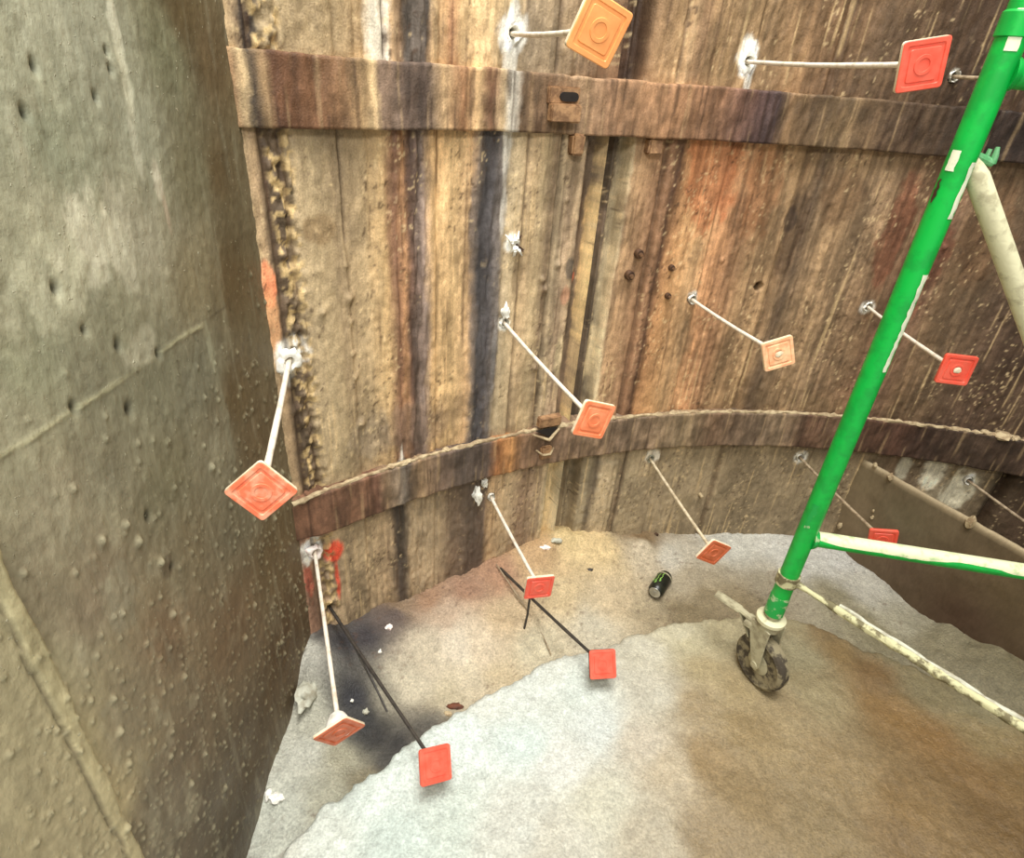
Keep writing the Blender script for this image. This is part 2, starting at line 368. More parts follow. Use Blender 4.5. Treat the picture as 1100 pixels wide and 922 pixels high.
stain(545,150,.010,.10,(206,200,186),.75,115); stain(540,230,.008,.05,(190,184,172),.6,116); stain(530,380,.008,.1,(130,126,122),.5,117)
stain(612,290,.012,.03,(60,54,48),.8,118); stain(622,302,.012,.020,(196,100,72),.8,119,hard=.15); stain(607,318,.012,.02,(176,120,92),.5,120)
stain(555,300,.014,.06,(110,90,66),.6,121)
stain(289,306,.013,.045,(228,140,100),.85,122,hard=.15,n=.5); stain(293,345,.014,.07,(206,150,104),.6,123,hard=.3,n=.6)
stain(358,592,.022,.036,(240,84,58),.95,124,hard=.25,n=.6); stain(362,622,.005,.060,(228,92,66),.9,125,hard=.3,n=.5); stain(333,628,.010,.045,(190,96,76),.7,126,hard=.3,n=1.3); stain(345,570,.03,.012,(232,120,96),.6,127,hard=.3)
stain(735,365,.018,.08,(112,94,70),.55,128); stain(910,385,.035,.10,(92,76,56),.5,129); stain(880,440,.08,.05,(116,96,68),.4,130)
stain(1003,508,.030,.06,(230,222,196),.85,131,n=.8); stain(972,503,.022,.045,(214,206,180),.8,132,n=.8); stain(1030,528,.040,.075,(226,218,190),.85,133,n=.8); stain(1022,512,.006,.07,(120,104,78),.7,134)
stain(470,90,.02,.2,(190,150,104),.3,135); stain(432,510,.01,.06,(206,198,184),.6,136)
stain(1080,400,.06,.16,(66,50,38),.6,137); stain(1060,250,.06,.14,(92,66,44),.5,138)
stain(850,235,.012,.035,(56,46,40),.75,139)
stain(640,385,.012,.07,(226,206,160),.25,140); stain(600,385,.010,.05,(208,188,148),.6,141)
stain(735,545,.03,.05,(120,106,80),.5,142); stain(700,505,.05,.03,(176,156,124),.5,143)
stain(990,130,.008,.03,(196,176,146),.7,144)
# white spray around the holes with no separate collar
for k, (x, y, rx, rz) in enumerate([(548,60,.014,.07),(432,500,.004,.05),(803,90,.01,.03)]):
    stain(x, y, rx, rz, (232,228,214), .8, 150+k)
for k, (x, y, r, a) in enumerate([(550,36,.027,.95),(803,62,.030,.95),(313,386,.034,.95),(334,592,.030,.95),(541,348,.014,.8),(744,320,.016,.9),(931,330,.016,.9),(859,490,.018,.9),(700,488,.022,.5),(1040,516,.018,.8),(1024,80,.010,.7),(550,262,.020,.7)]):
    stain(x, y, r, r*1.1, (244,240,228), a, 180+k, hard=.25)
# crumbly strip: pale crumbs in dark
cb = (fbm(ARC*110, ZZ*80, 161, 2) > .56)[..., None]*crumb[..., None]
col = col*(1-.75*cb)+s2l((204,176,124))*.75*cb
# streaks and dark cracks follow the relief of the surface (dirt sits in grooves)
SEAMK = np.zeros_like(D)
for (x, y, y0, y1, dep, hw) in SEAMS:
    if dep < .006: continue
    t, _ = tz(x, y); za = tz(x, y1)[1] if y1 < 880 else -1; zb = tz(x, y0)[1] if y0 > 0 else 9
    SEAMK = np.maximum(SEAMK, np.exp(-((TH-t)*RAD+wobble)**2/(2*hw*hw))*zwin(za, zb)*.6)
col = col*(1-SEAMK[..., None])+s2l((66,48,34))*SEAMK[..., None]
ex = fbm(ARC*120, ZZ*9, 171, 4)
amp = .16+.40*sstep(.42, .62, fbm(ARC*5, ZZ*1.2, 173, 3))
amp = amp*(1-.65*sstep(L_LO+.02, L_LO-.03, ZZ)*sstep(tz(600, 530)[0]+.01, tz(640, 530)[0], TH))
col = col*(1-amp*.5+amp*sstep(.3, .7, ex))[..., None]
mot = fbm(ARC*16, ZZ*12, 174, 5); col = col*(.80+.40*sstep(.3, .7, mot))[..., None]
gs = fbm(ARC*170, ZZ*110, 175, 2); gate = sstep(.45, .62, fbm(ARC*22, ZZ*6, 176, 3))
m = (sstep(.72, .80, gs)*gate*.5)[..., None]; col = col*(1-m)+s2l((222,196,150))*m
m = (sstep(.27, .20, gs)*gate*.7)[..., None]; col = col*(1-m)+s2l((66,48,34))*m
# thin bright and dark drip lines
dr = fbm(ARC*220, ZZ*5, 172, 2)
pale = (sstep(.70, .80, dr)*sstep(.5, .62, STRW))[..., None]*.4
col = col*(1-pale)+s2l((226,196,146))*pale
dkl = (sstep(.26, .18, dr)*sstep(.5, .38, STRW))[..., None]*.5
col = col*(1-dkl)+s2l((70,48,34))*dkl
col = np.clip(col*1.18, 0, .92)*(1-HOLEMASK[..., None]*.9)
Rr = RAD - D
P = np.stack([CX+Rr*np.cos(TH), CY+Rr*np.sin(TH), ZZ], -1)
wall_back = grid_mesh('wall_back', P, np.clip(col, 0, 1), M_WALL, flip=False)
tag(wall_back, 'curved rust-stained sheeting wall of the round shaft', kind='structure')

# ------------------------------------------------------------------ the two steel bands
def make_band(name, z_lo, z_hi, rows, y, thick, seed, extra=None, t_end=2.39):
    t = np.concatenate([np.arange(math.radians(138.2), math.radians(50), -.002), np.radians(np.arange(49.5, -20, -1.))])
    # cross-section: back-top, top ledge, face rows, underside, back
    nf = 26
    prof = [(-.03, z_hi)]+[(x, z_hi) for x in np.linspace(-.01, thick-.003, 5)]+[(thick, z) for z in np.linspace(z_hi-.002, z_lo+.001, nf)]+[(x, z_lo) for x in np.linspace(thick-.003, -.01, 4)]+[(-.03, z_lo)]
    prof = np.array(prof)
    T = np.repeat(t[:, None], len(prof), 1); ins = np.repeat(prof[None, :, 0], len(t), 0); Z = np.repeat(prof[None, :, 1], len(t), 0)
    A = T*RAD
    n1 = fbm(A*50, Z*20+3, seed, 4)-.5; n2 = fbm(A*10, Z*0+1, seed+9, 3)-.5
    face = (ins > thick-.004)
    ins = ins + face*(n1*.010) + n2*.006*(ins > -.02)
    if extra is not None: ins = ins + extra(T)*(ins > -.02)
    ins = np.where(ins > 0, ins*(.12+.88*sstep(t_end, t_end-.05, T)), ins)
    Z = Z + n2*.006 + n1*.004*(Z > (z_hi+z_lo)/2)
    twb = T+((fbm(A*14, Z*2+5, seed+20, 3)-.5)*.02+(fbm(A*90, Z*50+5, seed+21, 4)-.5)*.016)/RAD
    c = table(rows, y, twb)
    e = fbm(A*110, Z*12, seed+30, 4); c = c*(.76+.48*sstep(.3, .7, e))[..., None]; e = fbm(A*30, Z*28, seed+31, 4); c = c*(.78+.44*sstep(.3, .7, e))[..., None]
    e2 = fbm(A*160, Z*6, seed+40, 2); m = (sstep(.68, .8, e2)*.24)[..., None]; c = c*(1-m)+s2l((214,182,136))*m
    m = (sstep(.30, .2, e2)*.55)[..., None]; c = c*(1-m)+s2l((60,42,32))*m
    P = np.stack([CX+(RAD-ins)*np.cos(T), CY+(RAD-ins)*np.sin(T), Z], -1)
    o = grid_mesh(name, P, np.clip(c, 0, 1), M_BAND, flip=True)
    return o
TBAND = [(250,(150,110,72)),(262,(190,160,112)),(270,(70,58,46)),(280,(150,118,78)),(290,(112,72,46)),(340,(120,80,50)),(365,(132,96,62)),(385,(170,136,90)),(394,(206,172,120)),(402,(130,104,82)),(430,(96,76,62)),(452,(92,74,62)),(460,(150,122,92)),(472,(190,152,104)),(495,(160,110,70)),(510,(198,158,106)),(520,(130,86,58)),
         (534,(190,160,116)),(541,(208,198,178)),(548,(190,178,158)),(556,(112,86,60)),(585,(132,100,70)),(620,(150,118,84)),(650,(160,118,82)),(690,(168,122,82)),(725,(158,112,74)),(770,(140,98,68)),(790,(120,84,66)),(812,(92,66,60)),(828,(76,58,56)),(845,(142,108,72)),(870,(112,86,58)),(900,(124,98,66)),
         (930,(112,86,58)),(960,(98,74,52)),(1010,(80,60,42)),(1060,(56,42,34)),(1150,(54,40,32))]
LBAND = [(322,(128,86,60)),(345,(118,80,56)),(380,(126,86,60)),(400,(112,74,54)),(412,(150,120,88)),(428,(130,116,100)),(434,(96,80,66)),(445,(152,120,84)),(470,(120,96,78)),(495,(92,78,68)),(520,(96,78,66)),(530,(168,106,58)),(545,(190,130,72)),(556,(130,96,68)),(590,(136,106,80)),(625,(140,112,84)),
         (660,(128,104,80)),(690,(138,112,84)),(720,(150,126,92)),(750,(126,96,70)),(790,(130,106,82)),(825,(136,112,84)),(850,(110,78,58)),(880,(120,90,66)),(905,(90,62,44)),(950,(80,52,38)),(985,(70,50,38)),(1020,(82,62,46)),(1060,(70,52,38)),(1150,(66,48,36))]
ts = tz(636, 110)[0]
upper_band = make_band('waling_band', T_LO, T_UP, TBAND, 100, .020, 300, extra=lambda T: .008*sstep(ts+.003, ts-.003, T))
tag(upper_band, 'upper wide rusty steel band around the curved wall, just below the top plates', 'steel band', 'steel bands around the shaft wall')
lower_band = make_band('waling_band', L_LO, L_UP, LBAND, 490, .026, 340)
tag(lower_band, 'lower rusty steel band around the curved wall with pale crusted top edge', 'steel band', 'steel bands around the shaft wall')

# crust along the ledge of the lower band (part of that band)
bm = bmesh.new()
rn = np.random.default_rng(3)
pts = []; rs = []
for t in np.arange(math.radians(136.6), math.radians(44), -.006):
    pts.append(cyl(t, L_UP+.001+.003*(rn.random()-.5), RAD-.018+.005*(rn.random()-.5))); rs.append(.0042+.004*rn.random()**2)
tube(bm, pts, rs, 8, wob=.5)
for (x, y, s) in [(420,492,.010),(440,487,.008),(480,478,.009),(1078,468,.022),(1060,466,.014),(1090,474,.014),(350,522,.006),(660,449,.009),(730,442,.007),(565,462,.009),(1040,462,.008)]:
    t, z = tz(x, y, .02)
    b2 = bmesh.new(); bmesh.ops.create_icosphere(b2, subdivisions=2, radius=1)
    for v in b2.verts: v.co = v.co*s*(.7+.6*rn.random())*1.0; v.co.z *= .6; v.co += Vector(cyl(t, L_UP+.003, RAD-.016))
    me = bpy.data.meshes.new('t'); b2.to_mesh(me); b2.free(); bm.from_mesh(me); bpy.data.meshes.remove(me)
o = from_bm('mortar_crust', bm, M_CRUST, lower_band); o['label'] = 'pale mortar crust along the top edge of the band'

def local_frame(x, y, inset=0.):
    t, z = tz(x, y, inset); n = np.array([-math.cos(t), -math.sin(t), 0.]); a = np.array([math.sin(t), -math.cos(t), 0.])
    return cyl(t, z, RAD-inset), a, n          # point, tangent towards the picture's right, inward normal
def wbox(bm, x, y, w, h, d, ins, bev=.002, tilt=0.):
    p, a, n = local_frame(x, y, ins)
    up = np.array([0, 0, 1.]); a2 = a*math.cos(tilt)+up*math.sin(tilt); u2 = -a*math.sin(tilt)+up*math.cos(tilt)
    return box(bm, p+n*0, a2, n, u2, w/2, d/2, h/2, bev)

# slotted bracket on the upper band: sleeve with open pocket
def slotted_bracket(cx, cy, w, h, parent, ins, low=False):
    bm = bmesh.new(); p, a, n = local_frame(cx, cy, ins); up = np.array([0, 0, 1.])
    def b(du, dv, dn, ww, hh, dd, bev=.0025): box(bm, p+a*du+up*dv+n*dn, a, n, up, ww/2, dd/2, hh/2, bev)
    b(0, -h*.20, .008, w, h*.44, .020); b(0, h*.20, -.001, w*1.05, h*.42, .012)
    for v in bm.verts: v.co += Vector(rn.random(3)-.5)*.0012
    return from_bm('slotted_bracket', bm, M_BRK, parent)
M_BRK = flat_mat('rusty_bracket_steel', (168,130,92), (122,90,62), 50, (.42,.6), rough=.7, bmp=.6, bs=120)
M_SLOT = flat_mat('dark_slot_shade', (34,26,20), (24,18,14), 50, rough=.9)  # near-black colour stands for the shade inside the slots
slotted_bracket(605, 112, .068, .075, upper_band, .026)
bm = bmesh.new(); p, a, n = local_frame(611, 104, .031)
# rounded dark disc painted as the shaded slot opening
for s in range(1):
    ring = []; ring2 = []
    for k in range(20):
        ang = 2*math.pi*k/20; du = math.cos(ang)*.010+(.011 if math.cos(ang) > 0 else -.011); dv = math.sin(ang)*.0085
        ring.append(bm.verts.new(p+a*du+np.array([0, 0, dv])+n*.0042)); ring2.append(bm.verts.new(p+a*du+np.array([0, 0, dv])-n*.004))
    for k in range(20): bm.faces.new((ring[k], ring[(k+1) % 20], ring2[(k+1) % 20], ring2[k]))
    bm.faces.new(ring)
o = from_bm('slot', bm, M_SLOT, upper_band)
# lugs hanging under the upper band
for (x, y, w, h) in [(619,155,.030,.042),(702,157,.034,.034)]:
    bm = bmesh.new(); wbox(bm, x, y, w, h, .026, .010, .004)
    for v in bm.verts: v.co += Vector(rn.random(3)-.5)*.002
    from_bm('lug', bm, M_BRK, upper_band)
# lower bracket: box, V-shaped weld and a round socket
bm = bmesh.new()
wbox(bm, 590, 452, .066, .030, .020, .024, .003)
for v in bm.verts: v.co += Vector(rn.random(3)-.5)*.002
from_bm('slotted_bracket', bm, M_BRK, lower_band)
bm = bmesh.new()
p0 = on_wall(572, 467, .034); p1 = on_wall(590, 473, .045); p2 = on_wall(601, 460, .036)
tube(bm, [p0, (p0+p1)/2, p1, (p1+p2)/2, p2], [.003,.0035,.005,.004,.003], 8, wob=.4)
p0 = on_wall(576, 484, .034); p1 = on_wall(583, 489, .04); p2 = on_wall(591, 488, .04); p3 = on_wall(595, 481, .034)
tube(bm, [p0, p1, p2, p3], [.0025,.0035,.0035,.0025], 8, wob=.4)
from_bm('weld_bead', bm, M_CRUST, lower_band)
bm = bmesh.new(); wbox(bm, 586, 486, .034, .040, .014, .030, .004)
from_bm('socket_block', bm, M_BRK, lower_band)
bm = bmesh.new(); p, a, n = local_frame(586, 465, .034)
vs = [bm.verts.new(on_wall(x, y, .036)) for x, y in [(575,463),(600,458),(590,470)]]
vb = [bm.verts.new(on_wall(x, y, .030)) for x, y in [(575,463),(600,458),(590,470)]]
bm.faces.new(vs); bm.faces.new(vb[::-1])
for k in range(3): bm.faces.new((vs[k], vb[k], vb[(k+1) % 3], vs[(k+1) % 3]))
from_bm('slot', bm, M_SLOT, lower_band, smooth=False)

# ------------------------------------------------------------------ left wall
def interp_pts(ctrl, X, Y, seed, power=2.6, warp=.03, fr=9):
    wx = (fbm(X*fr, Y*fr, seed, 3)-.5)*2*warp; wy = (fbm(X*fr+9, Y*fr+5, seed+5, 3)-.5)*2*warp
    num = np.zeros(X.shape+(len(ctrl[0][2]),)); den = np.zeros(X.shape)
    for (cx, cy, v) in ctrl:
        w = 1/(((X+wx-cx)**2+(Y+wy-cy)**2)+2e-4)**(power/2)
        num += w[..., None]*np.array(v, float); den += w
    return num/den[..., None]
ly = np.concatenate([np.arange(-2.5, -.02, .08), np.arange(0, .3, .006), np.arange(.3, 1.06, .003)]); lz = np.concatenate([np.arange(-.3, -.12, .02), np.arange(-.12, 1.72, .0036), np.arange(1.76, 2.8, .06)])
LY, LZ = np.meshgrid(ly, lz, indexing='ij')
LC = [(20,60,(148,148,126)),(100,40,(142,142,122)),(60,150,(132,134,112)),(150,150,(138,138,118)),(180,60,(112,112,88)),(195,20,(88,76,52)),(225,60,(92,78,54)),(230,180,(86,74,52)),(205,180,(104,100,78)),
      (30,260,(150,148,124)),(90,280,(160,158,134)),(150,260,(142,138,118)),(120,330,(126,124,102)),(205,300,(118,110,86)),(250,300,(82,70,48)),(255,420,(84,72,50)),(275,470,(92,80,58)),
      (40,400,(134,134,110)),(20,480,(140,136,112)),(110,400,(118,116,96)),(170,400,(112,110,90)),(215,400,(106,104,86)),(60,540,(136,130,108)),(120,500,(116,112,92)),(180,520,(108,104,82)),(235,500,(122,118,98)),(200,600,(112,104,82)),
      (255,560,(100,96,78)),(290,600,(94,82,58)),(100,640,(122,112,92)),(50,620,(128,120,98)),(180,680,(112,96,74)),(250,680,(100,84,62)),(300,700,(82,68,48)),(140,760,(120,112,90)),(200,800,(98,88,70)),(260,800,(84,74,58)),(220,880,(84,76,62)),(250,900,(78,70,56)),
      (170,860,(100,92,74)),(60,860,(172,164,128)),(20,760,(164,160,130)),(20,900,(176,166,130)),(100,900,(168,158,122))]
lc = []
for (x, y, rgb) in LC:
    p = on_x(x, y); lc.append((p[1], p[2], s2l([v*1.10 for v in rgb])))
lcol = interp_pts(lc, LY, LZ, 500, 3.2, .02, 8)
LN = fbm(LY*14, LZ*9, 510, 4); LN2 = fbm(LY*60, LZ*26, 520, 4); LF = fbm(LY*120, LZ*90, 530, 3)
LD = (LN-.5)*.004+(LN2-.5)*.0022+(LF-.5)*.0016
# grout dribbles and pock marks with real relief, denser low down
rk = np.random.default_rng(12)
blob = np.zeros_like(LD)
for i in range(1500):
    y0 = rk.uniform(.3, 1.03); z0 = rk.triangular(-.12, .2, 1.0); q_ = rk.uniform(.0012, .0030)*(1.7 if rk.random() < .05 else 1)
    ia, ib = np.searchsorted(ly, [y0-.012, y0+.012]); ja, jb = np.searchsorted(lz, [z0-.02, z0+.02])
    blob[ia:ib, ja:jb] = np.maximum(blob[ia:ib, ja:jb], np.exp(-(((LY[ia:ib, ja:jb]-y0)**2+((LZ[ia:ib, ja:jb]-z0)/1.4)**2)/(q_*q_))**1.5)*q_)
LD += blob*1.2
holes = np.zeros_like(LD)
for (x, y, s) in [(38,72,.005),(27,122,.005),(104,105,.004),(140,440,.008),(80,438,.006),(90,355,.004),(160,555,.007),(128,372,.006),(170,380,.005),(120,75,.003),(185,610,.005),(115,55,.003),(60,310,.006)]:
    p = on_x(x, y); g = np.exp(-((LY-p[1])**2+((LZ-p[2])/1.6)**2)/(2*(s*.55)**2)); holes = np.maximum(holes, g)
LD -= holes*.007
def lstain(x, y, ry, rz, rgb, amt, seed, hard=.3, n=1.2, f=(40, 22)):
    global lcol
    p = on_x(x, y); q = np.sqrt(((LY-p[1])/ry)**2+((LZ-p[2])/rz)**2)+(fbm(LY*f[0], LZ*f[1], seed, 4)-.5)*n
    a = (sstep(1+hard, 1-hard, q)*amt)[..., None]; lcol = lcol*(1-a)+s2l(rgb)*a
lstain(105,262,.05,.04,(206,202,176),.85,541,n=2.6,f=(70,34)); lstain(60,300,.05,.03,(190,188,160),.5,540,n=2.6,f=(70,34)); lstain(50,20,.03,.03,(180,180,156),.5,539,n=2.4,f=(60,14)); lstain(75,275,.02,.03,(186,184,156),.6,542,n=2.2); lstain(130,250,.02,.05,(188,184,160),.6,543,n=2.2)
lstain(125,35,.008,.03,(206,204,180),.8,544,n=2); lstain(133,75,.006,.04,(200,198,172),.8,545,n=2); lstain(147,160,.006,.03,(190,188,165),.6,546)
lstain(170,195,.008,.02,(196,190,168),.7,547); lstain(180,230,.006,.03,(178,160,138),.6,548); lstain(155,370,.03,.02,(176,172,148),.6,549,n=2)
lstain(20,160,.010,.03,(188,186,160),.5,550); lstain(130,640,.02,.05,(146,142,120),.5,551,n=2); lstain(270,540,.010,.06,(150,146,122),.5,552); lstain(240,440,.010,.08,(140,138,116),.5,553); lstain(225,370,.006,.05,(150,150,126),.5,554)
lstain(55,80,.006,.03,(176,176,150),.5,555); lstain(190,700,.02,.03,(84,70,52),.5,556); lstain(180,610,.014,.02,(84,72,56),.6,557)
# pale drip streaks
dr = fbm(LY*70, LZ*7, 560, 3); m = (sstep(.62, .75, dr)*.14)[..., None]; lcol = lcol*(1-m)+s2l((176,174,148))*m
dr = fbm(LY*30, LZ*22, 565, 4); m = (sstep(.60, .74, dr)*.30)[..., None]*sstep(.9, .5, LY)[..., None]; lcol = lcol*(1-m)+s2l((172,168,142))*m
# pale horizontal joint line that fades near the corner
jl = np.zeros_like(LD)
pj = [on_x(0,490), on_x(30,473), on_x(110,421), on_x(140,402), on_x(178,374), on_x(215,350)]
jz = np.interp(LY, [q[1] for q in pj], [q[2] for q in pj])+(fbm(LY*30, LY*0, 570, 3)-.5)*.004
jl = np.exp(-((LZ-jz)/.0022)**2)*sstep(.815, .79, LY)*(sstep(.05, .0, abs(LY-.655)-.02)*-.75+1)
lcol = lcol*(1-.8*jl[..., None])+s2l((188,184,148))*.8*jl[..., None]
jd = np.exp(-((LZ-jz)/.0022)**2)*sstep(.815, .83, LY)*sstep(.90, .87, LY)*.5
lcol = lcol*(1-jd[..., None])+s2l((58,48,34))*jd[..., None]
LD += jl*.0015
# vertical formwork strip and the rougher cast surface beyond it
p0 = on_x(22, 640)[1]; p1 = on_x(0, 660)[1]
sA = on_x(75, 760)[1]; sB = on_x(38, 735)[1]
edge = sA+(fbm(LZ*18, LZ*0+2, 580, 3)-.5)*.010
edge2 = sB+(fbm(LZ*25, LZ*0+7, 585, 3)-.5)*.008
zt_ = on_x(5, 625)[2]+.22
low_ = sstep(zt_+.6, zt_+.5, LZ)
st = sstep(edge+.002, edge-.002, LY)*low_
st2 = sstep(edge2+.002, edge2-.002, LY)*low_
LD += .007*st-.004*st2
lcol = lcol*(1-st[..., None]*.9)+s2l((182,174,136))*st[..., None]*.9
lcol = lcol*(1-st2[..., None]*.7)+s2l((160,152,122))*st2[..., None]*.7
gd = np.exp(-((LY-edge2)/.002)**2)*low_*.8; lcol = lcol*(1-gd[..., None])+s2l((96,86,64))*gd[..., None]
LD -= gd*.004
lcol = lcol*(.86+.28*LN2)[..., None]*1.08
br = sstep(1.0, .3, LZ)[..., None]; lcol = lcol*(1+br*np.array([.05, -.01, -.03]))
bb = np.clip(blob*230, 0, .45)[..., None]; lcol = lcol*(1-bb)+s2l((172,166,136))*bb
lcol = lcol*(1-holes[..., None]*.75)
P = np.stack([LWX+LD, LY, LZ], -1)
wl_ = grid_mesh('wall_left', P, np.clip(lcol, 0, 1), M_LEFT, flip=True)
tag(wl_, 'flat dark grey concrete wall spattered with grout', kind='structure')

# ------------------------------------------------------------------ low concrete wall at right
TP = on_wall(928, 495); vd = -ray(120, 43); vd[2] = 0; vd /= np.linalg.norm(vd); pn = np.array([-vd[1], vd[0], 0.])
us = np.arange(-.06, 1.6, .012); vs_ = np.arange(-.28, TP[2]+.0001, .012)
US, VS = np.meshgrid(us, vs_, indexing='ij')
pnz = (fbm(US*20, VS*14, 600, 4)-.5)*.012
if pn[1] > 0: pn_in = -pn
else: pn_in = pn
front = TP+US[..., None]*vd+pn_in*pnz[..., None]; front[..., 2] = VS
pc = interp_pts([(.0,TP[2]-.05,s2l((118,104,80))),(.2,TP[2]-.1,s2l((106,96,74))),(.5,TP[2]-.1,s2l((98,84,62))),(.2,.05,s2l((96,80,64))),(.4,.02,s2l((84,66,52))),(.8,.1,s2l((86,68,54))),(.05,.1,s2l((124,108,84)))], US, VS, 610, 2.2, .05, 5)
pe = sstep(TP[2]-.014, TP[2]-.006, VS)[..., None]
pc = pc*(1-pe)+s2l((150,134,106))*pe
# thickness: top and back
th_w = .010
top_rows = np.stack([front[:, -1]-pn_in*k for k in (.003, .006, th_w)], 1); top_rows[..., 2] = TP[2]+.002
back_row = (front[:, :1]-pn_in*th_w); back_row[..., 2] = -.28
backr = np.concatenate([front, top_rows, back_row], 1)
pcol = np.concatenate([pc, np.repeat(s2l((168,152,122))[None, None], len(us), 0).repeat(3, 1), np.repeat(s2l((90,70,54))[None, None], len(us), 0)], 1)
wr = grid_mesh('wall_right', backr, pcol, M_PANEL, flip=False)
tag(wr, 'low dark muddy concrete wall standing out from the curved wall', kind='structure')
# mortar drips on the top edge
for (x, y, s) in [(957,512,.008),(1043,561,.012),(940,500,.006),(902,565,.008),(937,556,.005),(938,549,.004)]:
    bm = bmesh.new(); bmesh.ops.create_icosphere(bm, subdivisions=2, radius=1)
    c = on_plane(x, y, TP+pn_in*.004, pn)
    for v in bm.verts: v.co = v.co*s*(.7+.6*rn.random()); v.co.z *= 1.5; v.co += Vector(c)
    from_bm('mortar_lump', bm, M_CRUST, wr)

# ------------------------------------------------------------------ floor (trench along the walls)
fx = np.arange(-.56, 2.05, .0065); fy = np.arange(.15, 1.80, .0065)
FX, FY = np.meshgrid(fx, fy, indexing='ij')
ZC = [(-.463,1.006,.045),(-.331,1.134,.008),(-.245,1.206,-.002),(-.151,1.276,.004),(-.023,1.357,.028),(.114,1.431,.045),(.294,1.509,.028),(.423,1.552,.004),(.686,1.611,-.019),(.912,1.633,-.014),(1.04,1.635,-.012),
      (-.455,.578,-.095),(-.455,.78,-.045),(-.455,.2,-.10),(-.25,.80,-.085),(-.15,.90,-.08),(0,1.0,-.075),(.17,1.10,-.06),(.3,1.16,-.05),(.48,1.25,-.045),(.7,1.33,-.035),(.9,1.36,-.035),
      (1.094,1.65,-.016),(1.178,1.513,-.026),(1.283,1.342,-.048),(1.336,1.255,-.014),(1.397,1.157,.020),(1.6,1.0,.03),(1.15,1.25,-.045),(1.2,1.0,-.04),(.3,.5,-.1),(.9,.5,-.12),(1.5,.5,-.1),(.3,.9,-.1),(.0,.6,-.1),
      (.05,1.2,-.02),(.2,1.35,.0),(.48,1.38,-.022)]
fz = interp_pts([(a, b, (c,)) for a, b, c in ZC], FX, FY, 700, 3., .015, 8)[..., 0]
fn = fbm(FX*22, FY*22, 710, 4)-.5; fn2 = fbm(FX*90, FY*90, 720, 3)-.5
fz = fz+fn*.012+fn2*.006
# spoil heaps
for (x, y, zz_, h, s) in [(610,585,0.02,.035,.05),(655,600,.0,.015,.06),(345,745,-.03,.03,.03),(420,668,.0,.01,.05),(560,600,.02,.02,.04),(690,585,.0,.012,.02)]:
    p = on_z(x, y, zz_); fz = fz+h*np.exp(-((FX-p[0])**2+(FY-p[1])**2)/(2*s*s))*(.7+1.0*(fn+.5)*.6)
FC = [(330,715,(196,194,180)),(345,690,(100,96,88)),(300,860,(192,194,180)),(290,905,(190,192,178)),(340,770,(190,188,170)),(325,800,(196,196,182)),(365,800,(168,164,142)),(350,850,(178,176,156)),(385,830,(140,132,108)),
      (370,700,(62,60,62)),(395,690,(62,58,60)),(350,690,(66,62,62)),(420,672,(96,84,78)),(380,740,(56,56,60)),(400,770,(60,58,56)),(390,760,(58,58,58)),(430,780,(66,64,62)),(415,800,(74,72,68)),(460,768,(96,92,84)),(412,735,(150,144,126)),(455,700,(196,184,160)),(440,720,(200,190,166)),(480,735,(192,180,152)),(500,715,(206,194,168)),(490,690,(214,202,180)),
      (430,655,(150,128,104)),(460,650,(156,124,98)),(500,640,(160,126,102)),(530,625,(172,134,106)),(480,665,(186,164,140)),(545,660,(198,176,142)),(520,690,(206,190,164)),(540,710,(198,182,150)),(580,690,(206,196,168)),(600,640,(196,176,138)),(570,610,(190,158,118)),(610,590,(212,188,138)),(640,600,(208,184,138)),
      (660,640,(190,172,140)),(690,600,(196,182,156)),(690,583,(130,108,78)),(720,600,(196,190,174)),(740,620,(176,164,140)),(640,670,(196,188,166)),(700,650,(162,148,120)),(760,640,(146,132,104)),(740,655,(134,120,92)),(800,645,(138,124,96)),(830,625,(160,150,128)),(790,585,(202,200,188)),(840,590,(208,206,196)),(870,600,(204,202,192)),
      (900,600,(206,204,196)),(930,630,(190,186,172)),(970,665,(166,160,138)),(1010,690,(140,132,106)),(1060,700,(132,124,98)),(900,640,(150,142,116)),(940,670,(140,132,104)),(1090,720,(124,116,90))]
fc = []
for (x, y, rgb) in FC:
    p = on_z(x, y, -.02); fc.append((p[0], p[1], s2l(rgb)))
fcol = interp_pts(fc, FX, FY, 730, 3.6, .022, 12)
fcol = fcol*(.80+.4*fbm(FX*60, FY*60, 740, 4))[..., None]
sp_ = (sstep(.66, .78, fbm(FX*140, FY*140, 746, 3))*sstep(.5, .6, fbm(FX*9, FY*9, 747, 3)))[..., None]*.5; fcol = fcol*(1-sp_)+s2l((92,66,50))*sp_
P = np.stack([FX, FY, fz], -1)
floor = grid_mesh('floor', P, np.clip(fcol, 0, 1), M_FLOOR)
tag(floor, 'lower shaft floor of spilled cement along the walls', kind='structure')
def floor_z(x, y):
    i = min(max(int((x-fx[0])/.0065), 0), len(fx)-1); j = min(max(int((y-fy[0])/.0065), 0), len(fy)-1); return fz[i, j]

